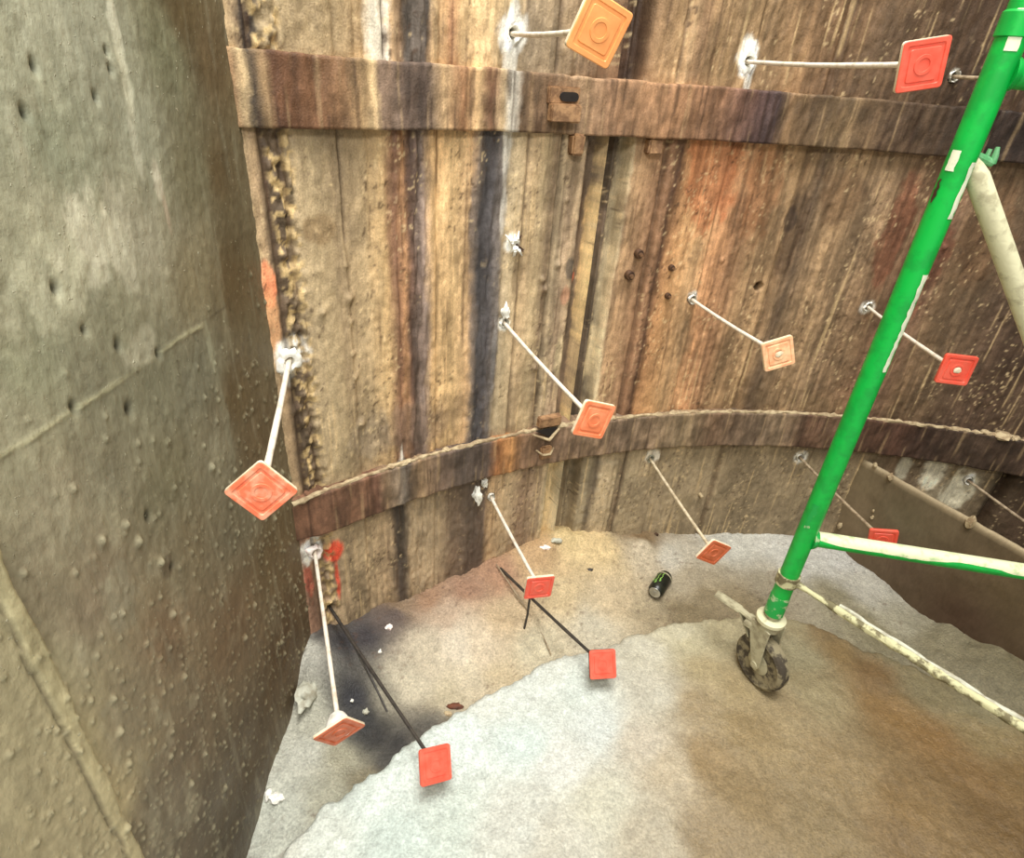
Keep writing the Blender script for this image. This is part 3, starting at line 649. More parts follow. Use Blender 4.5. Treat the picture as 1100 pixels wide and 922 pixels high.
# ------------------------------------------------------------------ slab with the curved edge
EDGE = [(-.47,.20),(-.43,.38),(-.361,.543),(-.314,.641),(-.23,.713),(-.148,.802),(-.054,.887),(.073,.988),(.167,1.045),(.291,1.102),(.48,1.191),(.706,1.245),(.86,1.24),(1.05,1.15),(1.3,1.0),(1.7,.85),(2.2,.7)]
e = np.array(EDGE); sl = np.r_[0, np.cumsum(np.linalg.norm(np.diff(e, axis=0), axis=1))]
def smooth_edge(s):
    x = np.interp(s, sl, e[:, 0]); y = np.interp(s, sl, e[:, 1]); return x, y
s_ = np.arange(0, sl[-1], .006)
k = np.exp(-np.linspace(-2, 2, 21)**2); k /= k.sum()
ex_, ey_ = smooth_edge(s_)
ex_ = np.r_[ex_[:10], np.convolve(ex_, k, 'valid'), ex_[-10:]]; ey_ = np.r_[ey_[:10], np.convolve(ey_, k, 'valid'), ey_[-10:]]
jx = (fbm(s_*25, s_*0+1, 800, 4)-.5)*.028; tx = np.gradient(ex_); ty = np.gradient(ey_); tl = np.hypot(tx, ty); nx, ny = ty/tl, -tx/tl
ex_ = ex_+nx*jx; ey_ = ey_+ny*jx
CP = np.array([.55, -.6])
vv = np.r_[np.linspace(0, .10, 26), np.linspace(.103, .62, 150), np.linspace(.64, 1, 12)]
SX = ex_[:, None]*(1-vv)+CP[0]*vv; SY = ey_[:, None]*(1-vv)+CP[1]*vv
DE = vv[None, :]*np.hypot(ex_-CP[0], ey_-CP[1])[:, None]
sn = fbm(SX*7, SY*7, 810, 4)-.5; sn2 = fbm(SX*60, SY*60, 820, 4)-.5; sn3 = fbm(SX*160, SY*160, 825, 2)-.5
SZ = sn*.026+sn2*.006+sn3*.004 - .010*np.exp(-DE/.006)
# flat where the castor wheel stands; slight dip in the muddy area
WCON = np.array([.662, 1.023])
dc = np.hypot(SX-WCON[0], SY-WCON[1]); SZ = SZ*sstep(.02, .12, dc)
pm = on_z(960, 760, 0); SZ -= .018*np.exp(-((SX-pm[0])**2+(SY-pm[1])**2)/(2*.12**2))*sstep(.05, .2, dc)
# skirt
skx = np.stack([ex_+nx*.0, ex_-nx*.0, ex_-nx*.004], 1)[:, ::-1]; sky = np.stack([ey_, ey_, ey_-ny*.004], 1)[:, ::-1]
skz = np.stack([SZ[:, 0]*0-.16, SZ[:, 0]-.05, SZ[:, 0]-.008], 1)
AX = np.concatenate([skx, SX], 1); AY = np.concatenate([sky, SY], 1); AZ = np.concatenate([skz, SZ], 1)
SCt = [(350,900,(206,212,202)),(400,860,(210,220,212)),(300,915,(200,202,190)),(450,820,(206,216,208)),(420,900,(188,200,192)),(500,790,(206,216,210)),(470,880,(190,200,190)),(520,760,(202,206,196)),(560,740,(206,212,204)),(560,800,(196,208,202)),(600,720,(204,208,198)),
       (620,740,(200,208,200)),(600,820,(204,206,198)),(560,880,(192,194,184)),(640,780,(196,202,196)),(640,860,(188,186,168)),(600,905,(188,186,172)),(690,700,(188,184,166)),(700,740,(182,178,162)),(690,800,(186,178,160)),(720,830,(176,164,140)),(700,900,(170,162,142)),(740,690,(178,170,140)),(760,720,(160,146,112)),
       (730,680,(190,184,158)),(750,760,(150,134,104)),(780,680,(172,162,130)),(760,820,(142,122,88)),(770,900,(140,124,96)),(790,740,(150,134,100)),(810,790,(140,122,88)),(800,860,(132,114,82)),(850,660,(158,148,116)),(860,700,(156,148,118)),(840,760,(146,130,98)),(870,740,(150,138,106)),(900,700,(140,118,80)),(880,670,(134,114,80)),
       (900,820,(138,120,88)),(880,900,(130,114,84)),(940,720,(128,104,70)),(960,760,(130,104,66)),(1000,790,(124,98,62)),(1050,830,(120,96,62)),(960,700,(134,126,98)),(1000,740,(128,118,88)),(1060,790,(128,112,78)),(980,860,(126,104,70)),(1080,880,(112,90,58)),(980,910,(122,102,72)),(1050,760,(126,118,90)),(1090,830,(120,98,64)),(930,680,(146,136,108))]
sc_ = []
for (x, y, rgb) in SCt:
    p = on_z(x, y, 0); sc_.append((p[0], p[1], s2l(rgb)))
scol = interp_pts(sc_, AX, AY, 830, 3.6, .022, 10)
scol = scol*(.84+.32*fbm(AX*80, AY*80, 840, 4))[..., None]
P = np.stack([AX, AY, AZ], -1)
slab = grid_mesh('floor', P, np.clip(scol, 0, 1), M_SLAB, flip=True)
tag(slab, 'pale grey cement slab with a curved broken edge', kind='structure')

# ------------------------------------------------------------------ nails
def grout_collar(root, t, z, r, mat, seed, hole=.010, sx=1., sz=1., spikes=0):
    rg = np.random.default_rng(seed); n = 44; bm = bmesh.new(); rings = []
    prof = [(1.0, -.006), (.86, .003), (.6, .006), (.38, .007), (0, .004)]
    ph = rg.random(6)*6
    base = np.array([1+.16*math.sin(2*a+ph[0])+.12*math.sin(3*a+ph[1])+.08*math.sin(5*a+ph[2])+.07*math.sin(9*a+ph[3])+.05*(rg.random()-.5) for a in np.linspace(0, 2*math.pi, n, False)])
    if spikes: base *= np.array([1+.9*(rg.random() < .3) for _ in range(n)])
    for (q, h) in prof:
        ring = []
        for k in range(n):
            a = 2*math.pi*k/n; rr = hole*(1-q)+r*base[k]*q if q > 0 else hole
            if q > 0: rr = max(rr, hole*1.05)
            dx = rr*math.cos(a)*sx if q else rr*math.cos(a); dz = rr*math.sin(a)*sz if q else rr*math.sin(a)
            ring.append(bm.verts.new(cyl(t-dx/RAD, z+dz, RAD-h*.8-.003-.0015*(rg.random()-.5)*(q < 1))))
        rings.append(ring)
    ring = [bm.verts.new(cyl(t-hole*math.cos(2*math.pi*k/n)/RAD, z+hole*math.sin(2*math.pi*k/n), RAD+.02)) for k in range(n)]
    rings.append(ring)
    for a_, b_ in zip(rings, rings[1:]):
        for k in range(n): bm.faces.new((a_[k], a_[(k+1) % n], b_[(k+1) % n], b_[k]))
    bmesh.ops.recalc_face_normals(bm, faces=bm.faces)
    return child('grout_collar', bm, mat, root, auto=60)

def plate_bm(C0, ax, ay, az, s, th, raised=True):
    """square pad with rounded corners, chamfer and an embossed inner square"""
    bm = bmesh.new()
    def ring(h, z, rc):
        out = []
        for (sx, sy, a0) in ((1, 1, 0), (-1, 1, 90), (-1, -1, 180), (1, -1, 270)):
            for k in range(4):
                a = math.radians(a0+k*30); x = sx*(h-rc)+rc*math.cos(a); y = sy*(h-rc)+rc*math.sin(a)
                out.append(bm.verts.new(C0+ax*x+ay*y+az*z))
        return out
    h = s/2
    seq = [(h*.92, -th, .004), (h, -th*.8, .005), (h, -.0012, .005), (h*.965, 0, .004), (h*.80, 0, .003), (h*.77, -.0018, .003), (h*.66, -.0018, .003), (h*.63, 0, .003), (h*.05, 0, .001)]
    rs_ = [ring(*q) for q in seq]
    for a_, b_ in zip(rs_, rs_[1:]):
        n = len(a_)
        for k in range(n): bm.faces.new((a_[k], a_[(k+1) % n], b_[(k+1) % n], b_[k]))
    bm.faces.new(rs_[0][::-1]); bm.faces.new(rs_[-1])
    return bm
def disc_ring(C0, ax, ay, az, r0, r1, h):
    bm = bmesh.new(); n = 32; rings = []
    for (r, z) in ((r0, 0), (r0*.97, h), (r1*1.05, h), (r1, .0002)):
        rings.append([bm.verts.new(C0+ax*r*math.cos(2*math.pi*k/n)+ay*r*math.sin(2*math.pi*k/n)+az*z) for k in range(n)])
    for a_, b_ in zip(rings, rings[1:]):
        for k in range(n): bm.faces.new((a_[k], a_[(k+1) % n], b_[(k+1) % n], b_[k]))
    return bm

NL = {
 'A': dict(label='nail ending in the light orange plate, largest and uppermost, turned cornerwise over the upper band', m=M_ORANGE_LIGHT, edge=M_CREAM, rod=M_ROD, col=(.030,M_GROUT)),
 'B': dict(label='nail with long level rod and upright red-orange plate, left of the green post top', m=M_ORANGE_RED, edge=M_CREAM, rod=M_ROD, col=(.034,M_GROUT)),
 'C': dict(label='nail with a dusty diamond-turned orange plate seen in front of the left concrete wall', m=M_ORANGE_DUSTY, edge=M_CREAM, rod=M_ROD, col=(.036,M_GROUT)),
 'D': dict(label='nail with an orange plate covering the lower band just right of its bracket', m=M_ORANGE_MID, edge=M_CREAM, rod=M_ROD, col=(.015,M_GROUT)),
 'E': dict(label='nail with the palest, cream-dusted orange plate, in the middle of the brown wall', m=M_ORANGE_PALE, edge=M_CREAM, rod=M_ROD, col=(.014,M_GROUT)),
 'F': dict(label='nail passing behind the green post to a bright red plate with a pale centre spot', m=M_ORANGE_RED, edge=M_ORANGE_RED, rod=M_ROD, col=(.018,M_GROUT)),
 'G': dict(label='nail beside red spray paint, with steeply seen brown-orange plate and white cement cone', m=M_ORANGE_BROWN, edge=M_CREAM, rod=M_ROD, col=(.028,M_GROUTPINK)),
 'H': dict(label='dark nail from the blackened corner to the lowest red plate, over the pale slab', m=M_ORANGE_RED, edge=M_ORANGE_RED, rod=M_RODDARK, col=None),
 'I': dict(label='nail with a small red plate hanging over the trench, white cement on the plate top', m=M_ORANGE_RED, edge=M_CREAM, rod=M_ROD, col=(.010,M_GROUT)),
 'J': dict(label='dark nail from the wall foot to a red plate above the slab edge mid-length', m=M_ORANGE_RED, edge=M_BRICK, rod=M_RODDARK, col=None),
 'K': dict(label='nail with a brownish orange plate above the pale floor, nearest the drinks can', m=M_ORANGE_BROWN, edge=M_CREAM, rod=M_RODPALE, col=(.016,M_LUMP)),
 'L': dict(label='nail with plate half hidden behind the pale horizontal scaffold rail', m=M_ORANGE_RED, edge=M_ORANGE_RED, rod=M_RODGREY, col=(.018,M_GROUT)),
 'M': dict(label='nail rod above the low concrete wall running out of the right side of the picture', m=M_ORANGE_RED, edge=M_CREAM, rod=M_RODGREY, col=(.016,M_GROUT)),
 'N': dict(label='nail rod at the upper right disappearing behind the green post', m=M_ORANGE_RED, edge=M_CREAM, rod=M_RODGREY, col=(.010,M_GROUT)),
}
for i, (key, hp, pc_, ax, ay) in enumerate(NAILS):
    inf = NL[key]; hp = np.array(hp)+O; pc_ = np.array(pc_)+O
    ax = np.array(ax); ax = ax/np.linalg.norm(ax); ay = np.array(ay); ay = ay-ax*(ax@ay); ay /= np.linalg.norm(ay); az = np.cross(ax, ay)
    root = empty('rock_nail', hp); tag(root, inf['label'], 'rock nail', 'rock nails with square orange plates')
    d = pc_-hp; d /= np.linalg.norm(d)
    th_ = {'A':.010,'G':.007,'C':.008}.get(key, .009)
    end = pc_-az*(th_-.002)
    start = hp-d*.04
    L = np.linalg.norm(end-start); nseg = 14
    bm = bmesh.new(); pts = []; rr = []
    rg = np.random.default_rng(900+i); sag = .004
    for k in range(nseg+1):
        u = k/nseg; p = start*(1-u)+end*u; p = p+np.array([0, 0, -sag*math.sin(math.pi*u)]); pts.append(p); rr.append({'C':.0052,'A':.0042,'B':.0042}.get(key, .0042)*(1+.14*(rg.random()-.5)))
    tube(bm, pts, rr, 12)
    child('rod', bm, inf['rod'], root)
    # dished cone between rod and pad
    bm = bmesh.new(); cone_h = {'G':.034,'I':.022,'K':.020}.get(key, .016); rb = {'G':.025,'I':.020}.get(key, .013)
    dirn = (end-pts[-2]); dirn = dirn/np.linalg.norm(dirn)
    base = pc_-az*(th_-.001)
    tube(bm, [base-dirn*cone_h, base-dirn*cone_h*.8, base-dirn*cone_h*.4, base], [.0055, .0055+.4*(rb-.0055), .0055+.75*(rb-.0055), rb], 18, wob=.06)
    child('cone', bm, {'H':M_RODDARK,'J':M_BRICK,'F':M_ORANGE_RED,'L':M_ORANGE_RED,'G':M_GROUT,'I':M_GROUT}.get(key, M_CREAM), root)
    # plate: coated back/edges with the orange front
    bm = plate_bm(pc_, ax, ay, az, .066, th_)
    o = child('plate', bm, inf['m'], root)
    o.data.materials.append(inf['edge'])
    me = o.data
    for p in me.polygons:
        nrm = np.array(p.normal)
        if nrm @ az < .35: p.material_index = 1
    # embossed round washer mark
    bm = disc_ring(pc_, ax, ay, az, .0135, .0085, .0012)
    child('embossed_ring', bm, inf['m'], root)
    if key in ('F', 'E'):
        bm = bmesh.new(); c0 = pc_+az*.0012; n = 14
        vsr = [bm.verts.new(c0+ax*(.0085*(.8+.4*rg.random()))*math.cos(2*math.pi*k/n)+ay*(.0065*(.8+.4*rg.random()))*math.sin(2*math.pi*k/n)) for k in range(n)]
        vc = bm.verts.new(c0+az*.003)
        for k in range(n): bm.faces.new((vsr[k], vsr[(k+1) % n], vc))
        o = child('cement_spot', bm, M_CREAM, root); o['label'] = 'pale cement spot in the middle of the plate'
    if inf['col']:
        r, m = inf['col']; t = math.atan2(hp[1]-CY, hp[0]-CX)
        grout_collar(root, t, hp[2], max(r*.72, .012), m, 950+i, sx=.85, sz=1.1)
# extra cement blobs on G's cone and D / J plate corners
def lump(name, c, s, mat, seed, parent=None, sc=(1, 1, 1), sub=3, amp=.5, label=None, cat=None, group=None):
    bm = bmesh.new(); bmesh.ops.create_icosphere(bm, subdivisions=sub, radius=1)
    rg = np.random.default_rng(seed); off = rg.random(3)*50
    from mathutils import noise as mn
    for v in bm.verts:
        nz = mn.noise(Vector(v.co*1.6)+Vector(off))*amp+mn.noise(Vector(v.co*4)+Vector(off))*amp*.35
        v.co = v.co*(1+nz)*s; v.co = Vector((v.co.x*sc[0], v.co.y*sc[1], v.co.z*sc[2]))
    if parent is not None:
        bm.transform(Matrix.Translation(Vector(c)-Vector(parent.location))); o = from_bm(name, bm, mat, parent, auto=60)
    else:
        o = from_bm(name, bm, mat, None, auto=60); o.location = c
    if label: tag(o, label, cat, group)
    return o

# ------------------------------------------------------------------ grout splats on the wall
t, z = tz(550, 262)
root = empty('grout_splatter', cyl(t, z)); tag(root, 'white star-shaped grout splatter around a dark plugged hole above the middle nail', 'grout splatter')
rg = np.random.default_rng(77); bm = bmesh.new()
for k in range(13):
    a = rg.uniform(0, 2*math.pi); L = rg.uniform(.014, .036); p0 = cyl(t, z, RAD-.006)
    p1 = cyl(t-L*.5*math.cos(a)/RAD, z+L*.5*math.sin(a), RAD-.014); p2 = cyl(t-L*math.cos(a)/RAD, z+L*math.sin(a), RAD-.006)
    tube(bm, [p0, p1, p2], [.0045, .0032, .001], 7, wob=.5)
child('splash', bm, M_GROUT, root)
bm = bmesh.new()
for k in range(6):
    a = rg.uniform(-.6, 1.4); L = rg.uniform(.02, .034)
    tube(bm, [cyl(t-.004/RAD, z, RAD-.010), cyl(t-(L*math.cos(a))/RAD, z+L*math.sin(a), RAD-.014)], [.003, .0015], 6, wob=.4)
child('frayed_plug', bm, M_BOLT, root)
lump('grout_clump', on_wall(513, 532, .012), .017, M_GROUT, 31, sc=(.7, .6, 1.5), amp=.9, label='white foamy grout clump on the dark wall below the lower band, left of a nail', cat='grout')
lump('grout_clump', on_wall(521, 519, .012), .011, M_GROUT, 32, sc=(.7, .6, 1.4), amp=.9, label='small white grout clump touching the lower band underside', cat='grout')
lump('grout_clump', on_wall(543, 335, .010), .012, M_GROUT, 33, sc=(.8, .6, 1.5), amp=.8, label='white grout lump above the hole of the middle nail', cat='grout')
for k, (x, y) in enumerate([(700, 490), (690, 486), (706, 497)]):
    pass

# bolts in the wall
for (x, y, r, lab) in [(685,272,.011,'round rusty bolt head, upper of the pair beside the wall joint'),(675,295,.012,'round rusty bolt head, lower of the pair beside the wall joint'),
                    (720,287,.008,'small rusty bolt head above the left hand side of the pale plate nail'),(716,317,.008,'small rusty bolt head lowest of the four bolts')]:
    p, a, n = local_frame(x, y); up = np.array([0, 0, 1.])
    root = empty('bolt_head', p); tag(root, lab, 'bolt', 'bolt heads on the curved wall')
    bm = bmesh.new()
    tube(bm, [p-n*.006, p+n*.010, p+n*.014], [r, r, r*.85], 20)
    child('washer', bm, M_BOLT, root)
    bm = bmesh.new(); tube(bm, [p+n*.010, p+n*.020], [r*.5, r*.45], 6); child('nut', bm, M_IRON, root)

# stub near K and light fittings on wall
for (x, y, lab) in [(752,531,'small pale stud on the muddy wall foot above the nail near the can')]:
    p, a, n = local_frame(x, y); bm = bmesh.new(); tube(bm, [p-n*.004, p+n*.016, p+n*.018], [.006,.006,.004], 14)
    o = from_bm('stud', bm, M_CRUST); tag(o, lab, 'stud')

# ------------------------------------------------------------------ rods lying in the trench
def bent_rod(name, pts, r, m, label, cat='rod'):
    bm = bmesh.new(); tube(bm, pts, r, 10); o = from_bm(name, bm, m); return tag(o, label, cat)
p0 = on_z(569, 643, .075); p1 = on_z(563, 676, -.03)
bent_rod('steel_rod', [p0, (p0+p1)/2+np.array([.002, 0, 0]), p1], .0032, M_RODDARK, 'short dark steel rod standing under the small red plate over the trench')
pts = [on_z(x, y, floor_z(*on_z(x, y, -.02)[:2])+.006) for x, y in [(533,606),(548,628),(566,655),(583,683),(592,703)]]
bent_rod('wire', pts, .0016, M_RODGREY, 'thin bent wire lying on the trench cement beside the dark rod', 'wire')
pts = [on_z(x, y, floor_z(*on_z(x, y, -.02)[:2])+.010) for x, y in [(372,676),(388,705),(402,735),(416,765)]]
bent_rod('wire', pts, .0026, M_RODDARK, 'thin dark line lying across the black wet patch at left', 'wire')  # thin dark tube along the line beside the nail rod

# ------------------------------------------------------------------ loose lumps
def fl(x, y, dz=0., zg=-.03):
    p = on_z(x, y, zg)
    for _ in range(4): p = on_z(x, y, floor_z(p[0], p[1])+dz)
    return p
LUMPS = [((330,742),.030,M_LUMP,(.7,1.5,.7),'long pale cement lump against the foot of the left wall'),
         ((296,858),.013,M_GROUT,(1.2,.8,.8),'small whitish curled cement scrap at the foot of the left wall, nearest the camera'),
         ((288,853),.009,M_GROUT,(.8,1.3,.8),'tiny white cement scrap touching the left wall'),
         ((418,674),.009,M_GROUTPINK,(1,1,.8),'small white pebble at the edge of the black patch'),
         ((378,753),.004,M_GROUT,(1,1,.8),'tiny white pebble in the middle of the black wet patch'),
         ((598,581),.011,M_LUMP,(1.6,.8,.7),'pale flat chip on the heap at the wall joint'),
         ((585,588),.010,M_GROUTPINK,(1.6,.8,.6),'pinkish chip left of the heap at the wall joint'),
         ((634,612),.006,M_RODDARK,(1.5,.8,.6),'dark chip lying alone on the yellow spoil'),
         ((393,765),.007,M_LUMP,(1,1,.8),'pale pebble beside the thin dark line'),
         ((408,700),.006,M_GROUT,(1,1,.8),'little white stone by the upper part of the dark nail rod'),
         ((705,574),.006,M_BOLT,(1,1,.8),'small dark stone at the wall foot above the can')]
for k, ((x, y), s, m, sc, lab) in enumerate(LUMPS):
    p = fl(x, y, s*.25); lump('cement_lump' if m in (M_LUMP, M_GROUT, M_GROUTPINK) else 'stone', p, s, m, 40+k, sc=sc, amp=.6, label=lab, cat='lump', group='loose lumps on the shaft floor')
p = on_z(489, 760, .0); lump('brick_fragment', p+np.array([0, .004, -.002]), .010, M_BRICK, 61, sc=(1.7, .8, .6), label='dark red broken fragment stuck in the slab edge', cat='fragment')
p = on_z(481, 768, .0); lump('brick_fragment', p+np.array([0, .004, -.002]), .007, M_CRUST, 62, sc=(1.4, .8, .6), label='cream chip beside the red fragment in the slab edge', cat='fragment')

# ------------------------------------------------------------------ drinks can
a0 = fl(702, 640, .026); a1 = fl(717, 615, .026)
ctr = (a0+a1)/2; dv = a1-a0; dv[2] = 0; dv /= np.linalg.norm(dv)
can = empty('drinks_can', ctr-np.array([0, 0, .026])); tag(can, 'black drinks can with pale green claw stripes lying on the trench cement', 'can')
sd = np.cross(dv, [0, 0, 1]); rad = .0235; half = .045
bm = bmesh.new()
prof = [(-half,rad*.72),(-half+.004,rad*.86),(-half+.010,rad),(half-.014,rad),(half-.006,rad*.86),(half-.003,rad*.80)]
tube(bm, [ctr+dv*q for q, r in prof], [r for q, r in prof], 28); child('body', bm, M_CAN, can)
bm = bmesh.new(); tube(bm, [ctr-dv*(half+.0015), ctr-dv*(half-.001)], [rad*.70, rad*.74], 28); tube(bm, [ctr-dv*(half+.003), ctr-dv*(half+.001)], [rad*.25, rad*.25], 12); child('lid', bm, M_CANTOP, can)
bm = bmesh.new(); tube(bm, [ctr+dv*(half-.004), ctr+dv*(half-.001)], [rad*.80, rad*.72], 28); child('base', bm, M_CANTOP, can)
bm = bmesh.new()   # three jagged claw stripes on the side facing up
for off, l0, l1, w in ((-.42, -.020, .024, .10), (0, -.028, .018, .11), (.42, -.018, .026, .10)):
    n = 9
    for e_ in (0,):
        pr = []
        for k in range(n+1):
            u = k/n; q = l0+(l1-l0)*u; aa = math.radians(62)+off+.06*math.sin(5*u*3); ww = w*(1-.75*u)*(.85+.3*math.sin(9*u))
            pr.append([bm.verts.new(ctr+dv*q+(-sd*math.cos(aa+s*ww)*-1*-1+np.array([0, 0, 1])*math.sin(aa+s*ww))*(rad+.0006)) for s in (-1, 1)])
        for k in range(n): bm.faces.new((pr[k][0], pr[k][1], pr[k+1][1], pr[k+1][0]))
child('claw_emblem', bm, M_CANG, can)
bm = bmesh.new(); tube(bm, [ctr+dv*(half-.022), ctr+dv*(half-.017)], [rad+.0005]*2, 28, cap=False); o = child('pale_band', bm, M_CASTOR, can)

# ------------------------------------------------------------------ scaffold tower
PX, PY = .652, 1.041
sc_root = empty('scaffold_tower', (PX, PY, 0)); tag(sc_root, 'green mobile scaffold tower frame on a castor, with cement-splashed rails', 'scaffold')
PR = .0205
zj = .225
bm = bmesh.new(); tube(bm, [(PX, PY, z) for z in np.r_[zj, np.linspace(.26, 2.3, 30)]], PR, 28); up_ = child('upright', bm, M_GREEN, sc_root)
# chipped lower end
bm = bmesh.new(); tube(bm, [(PX, PY, zj-.004), (PX, PY, zj+.05), (PX, PY, zj+.056)], [PR+.0012, PR+.0012, PR+.0004], 28); o = child('socket_end', bm, M_GREENMIX, sc_root); o['label'] = 'chipped green and cream lower end of the upright'
# spigot collar where the next frame plugs in
bm = bmesh.new(); tube(bm, [(PX, PY, CAMZ+.085), (PX, PY, CAMZ+.087), (PX, PY, CAMZ+.115), (PX, PY, CAMZ+.118)], [PR, PR+.003, PR+.003, PR], 28); child('joint_collar', bm, M_GREEN, sc_root)
def patch(z0, z1, a0, a1, mat, name, seed, jag=.1):
    bm = bmesh.new(); rg = np.random.default_rng(seed); n = max(6, int(abs(z1-z0)/.008)); pr = []
    for k in range(n+1):
        z = z0+(z1-z0)*k/n; ww = 1-jag*rg.random(); e0 = a0+(a1-a0)*(jag*rg.random()*.5); row = []
        for q in range(7):
            a = math.radians(e0+(a1-e0)*ww*q/6); row.append(bm.verts.new((PX+(PR+.0009)*math.cos(a), PY+(PR+.0009)*math.sin(a), z)))
        pr.append(row)
    for k in range(n):
        for q in range(6): bm.faces.new((pr[k][q], pr[k][q+1], pr[k+1][q+1], pr[k+1][q]))
    return child(name, bm, mat, sc_root)
def pole_z(px, py):
    d = ray(px, py); t = (d[0]*PX+d[1]*PY)/(d[0]**2+d[1]**2); return CAMZ+d[2]*t
# camera sees the side facing azimuth about -122 deg; +: picture right
patch(pole_z(1068,55), pole_z(1078,30), -135, -85, M_WHITEPAINT, 'paint_mark', 1); 
patch(pole_z(1014,182), pole_z(1022,160), -170, -130, M_WHITEPAINT, 'paint_mark', 2, .15)
patch(pole_z(1005,232), pole_z(1028,172), -84, -48, M_WHITEPAINT, 'cement_streak', 3, .45)
patch(pole_z(945,396), pole_z(985,292), -86, -46, M_WHITEPAINT, 'cement_streak', 4, .45)
patch(pole_z(990,215), pole_z(1000,190), -185, -158, M_BOLT, 'rust_chip', 5, .7)
patch(pole_z(860,560), pole_z(872,535), -150, -110, M_GREENMIX, 'chipped_area', 6, .5)
patch(pole_z(1080,20), pole_z(1084,10), -150, -70, M_WHITEPAINT, 'paint_mark', 7, .6)
# rails
RD = np.array([.9927, -.1205, 0])
def P0(z): return np.array([PX, PY, z])
def rail_pts(z, a, b, n=24): return [P0(z)+RD*(a+(b-a)*k/n) for k in range(n+1)]
zr = CAMZ-.828
bm = bmesh.new(); tube(bm, rail_pts(zr, PR*.8, 1.5), .0165, 24); child('rail', bm, M_GREEN, sc_root)
# cement skin lying on the upper side of that rail
def skin(z, r, mat, name, a_lo, a_hi, seed, x0, x1):
    bm = bmesh.new(); rg = np.random.default_rng(seed); n = 120; pr = []
    side = np.cross(RD, [0, 0, 1])                                   # towards the camera
    nz = fbm(np.linspace(0, 14, n+1), np.zeros(n+1), seed, 4)
    for k in range(n+1):
        x = x0+(x1-x0)*k/n; lo = a_lo+(nz[k]-.5)*70; row = []
        for q in range(11):
            a = math.radians(lo+(a_hi-lo)*q/10); rr = r+.0013*math.sin(math.pi*min(1, max(.02, q/10)))**.4
            row.append(bm.verts.new(P0(z)+RD*x+side*math.cos(a)*rr+np.array([0, 0, 1])*math.sin(a)*rr))
        pr.append(row)
    for k in range(n):
        for q in range(10): bm.faces.new((pr[k][q], pr[k][q+1], pr[k+1][q+1], pr[k+1][q]))
    bmesh.ops.recalc_face_normals(bm, faces=bm.faces)
    o = child(name, bm, mat, sc_root); o['label'] = 'cream cement skin on top of the green rail'; return o
skin(zr, .0165, M_PALEPAINT, 'cement_skin', 14, 175, 21, .02, 1.45)
# top rail
zt2 = CAMZ+.043
bm = bmesh.new(); tube(bm, rail_pts(zt2, PR*.8, 1.5), .0185, 24); child('rail', bm, M_GREEN, sc_root)
for z in (zr, zt2):
    bm = bmesh.new(); tube(bm, rail_pts(z, PR*.7, PR*1.25, 3), [.024, .023, .021, .0185], 24, wob=.05); child('weld', bm, M_GREENMIX if z == zr else M_GREEN, sc_root)
# diagonal brace with hook
sideN = np.cross(RD, [0, 0, 1]); bp = P0(CAMZ)-sideN*0.0+sideN*.0
q0 = on_plane(1043, 172, bp, sideN); q1 = on_plane(1101, 335, bp, sideN); dq = (q1-q0)/np.linalg.norm(q1-q0)
bm = bmesh.new(); tube(bm, [q0-dq*.010, q0+dq*.012, q0+dq*.03, q0+dq*.08, q1, q1+dq*.9], [.007, .013, .0165, .0165, .0165, .0165], 22); child('diagonal_brace', bm, M_BRACE, sc_root)
bm = bmesh.new(); h0 = on_plane(1046, 166, bp, sideN); h1 = on_plane(1058, 172, bp, sideN); h2 = on_plane(1064, 160, bp, sideN); h3 = on_plane(1072, 158, bp, sideN); h4 = on_plane(1066, 176, bp, sideN); 
tube(bm, [h0, h1, h4], [.006, .007, .005], 10); tube(bm, [h4, (h4+h3)/2, h3], [.005, .005, .003], 10); tube(bm, [h1, h2], [.004,.003], 8); child('hook', bm, M_GREENCLIP, sc_root)
bm = bmesh.new(); tube(bm, [P0(CAMZ-.062), q0], [.010, .008], 12); child('brace_pin', bm, M_GREENCLIP, sc_root)
# low plan brace splashed with cement
zp = CAMZ-.949; PD = np.array([.6727, -.7399, 0]); rg = np.random.default_rng(8)
n = 90; pts = [P0(zp)+PD*(.028+1.3*k/n) for k in range(n+1)]
rs2 = [(.0055 if k < 5 else .0092)*(1+.25*(rg.random()-.5)) for k in range(n+1)]
bm = bmesh.new(); tube(bm, pts, rs2, 12, wob=.25); child('plan_brace', bm, M_FLAKY, sc_root)
# thin upper lip of the plan brace (an edge standing above the tube)
bm = bmesh.new(); tube(bm, [p+np.array([.004, .004, .008+.0015*math.sin(i_*.9)]) for i_, p in enumerate(pts[6:])], .0042, 8, wob=.5); child('brace_lip', bm, M_LUMP, sc_root)
for (x, y) in ((873,642),(1040,745)):
    pass
bm = bmesh.new(); tube(bm, [P0(zp)+PD*(.0)+np.array([0, 0, -.014]), P0(zp)+np.array([0, 0, .014])], PR+.004, 24); tube(bm, [P0(zp)+PD*.018, P0(zp)+PD*.045], [.009, .006], 12); child('brace_clamp', bm, M_FLAKY, sc_root)

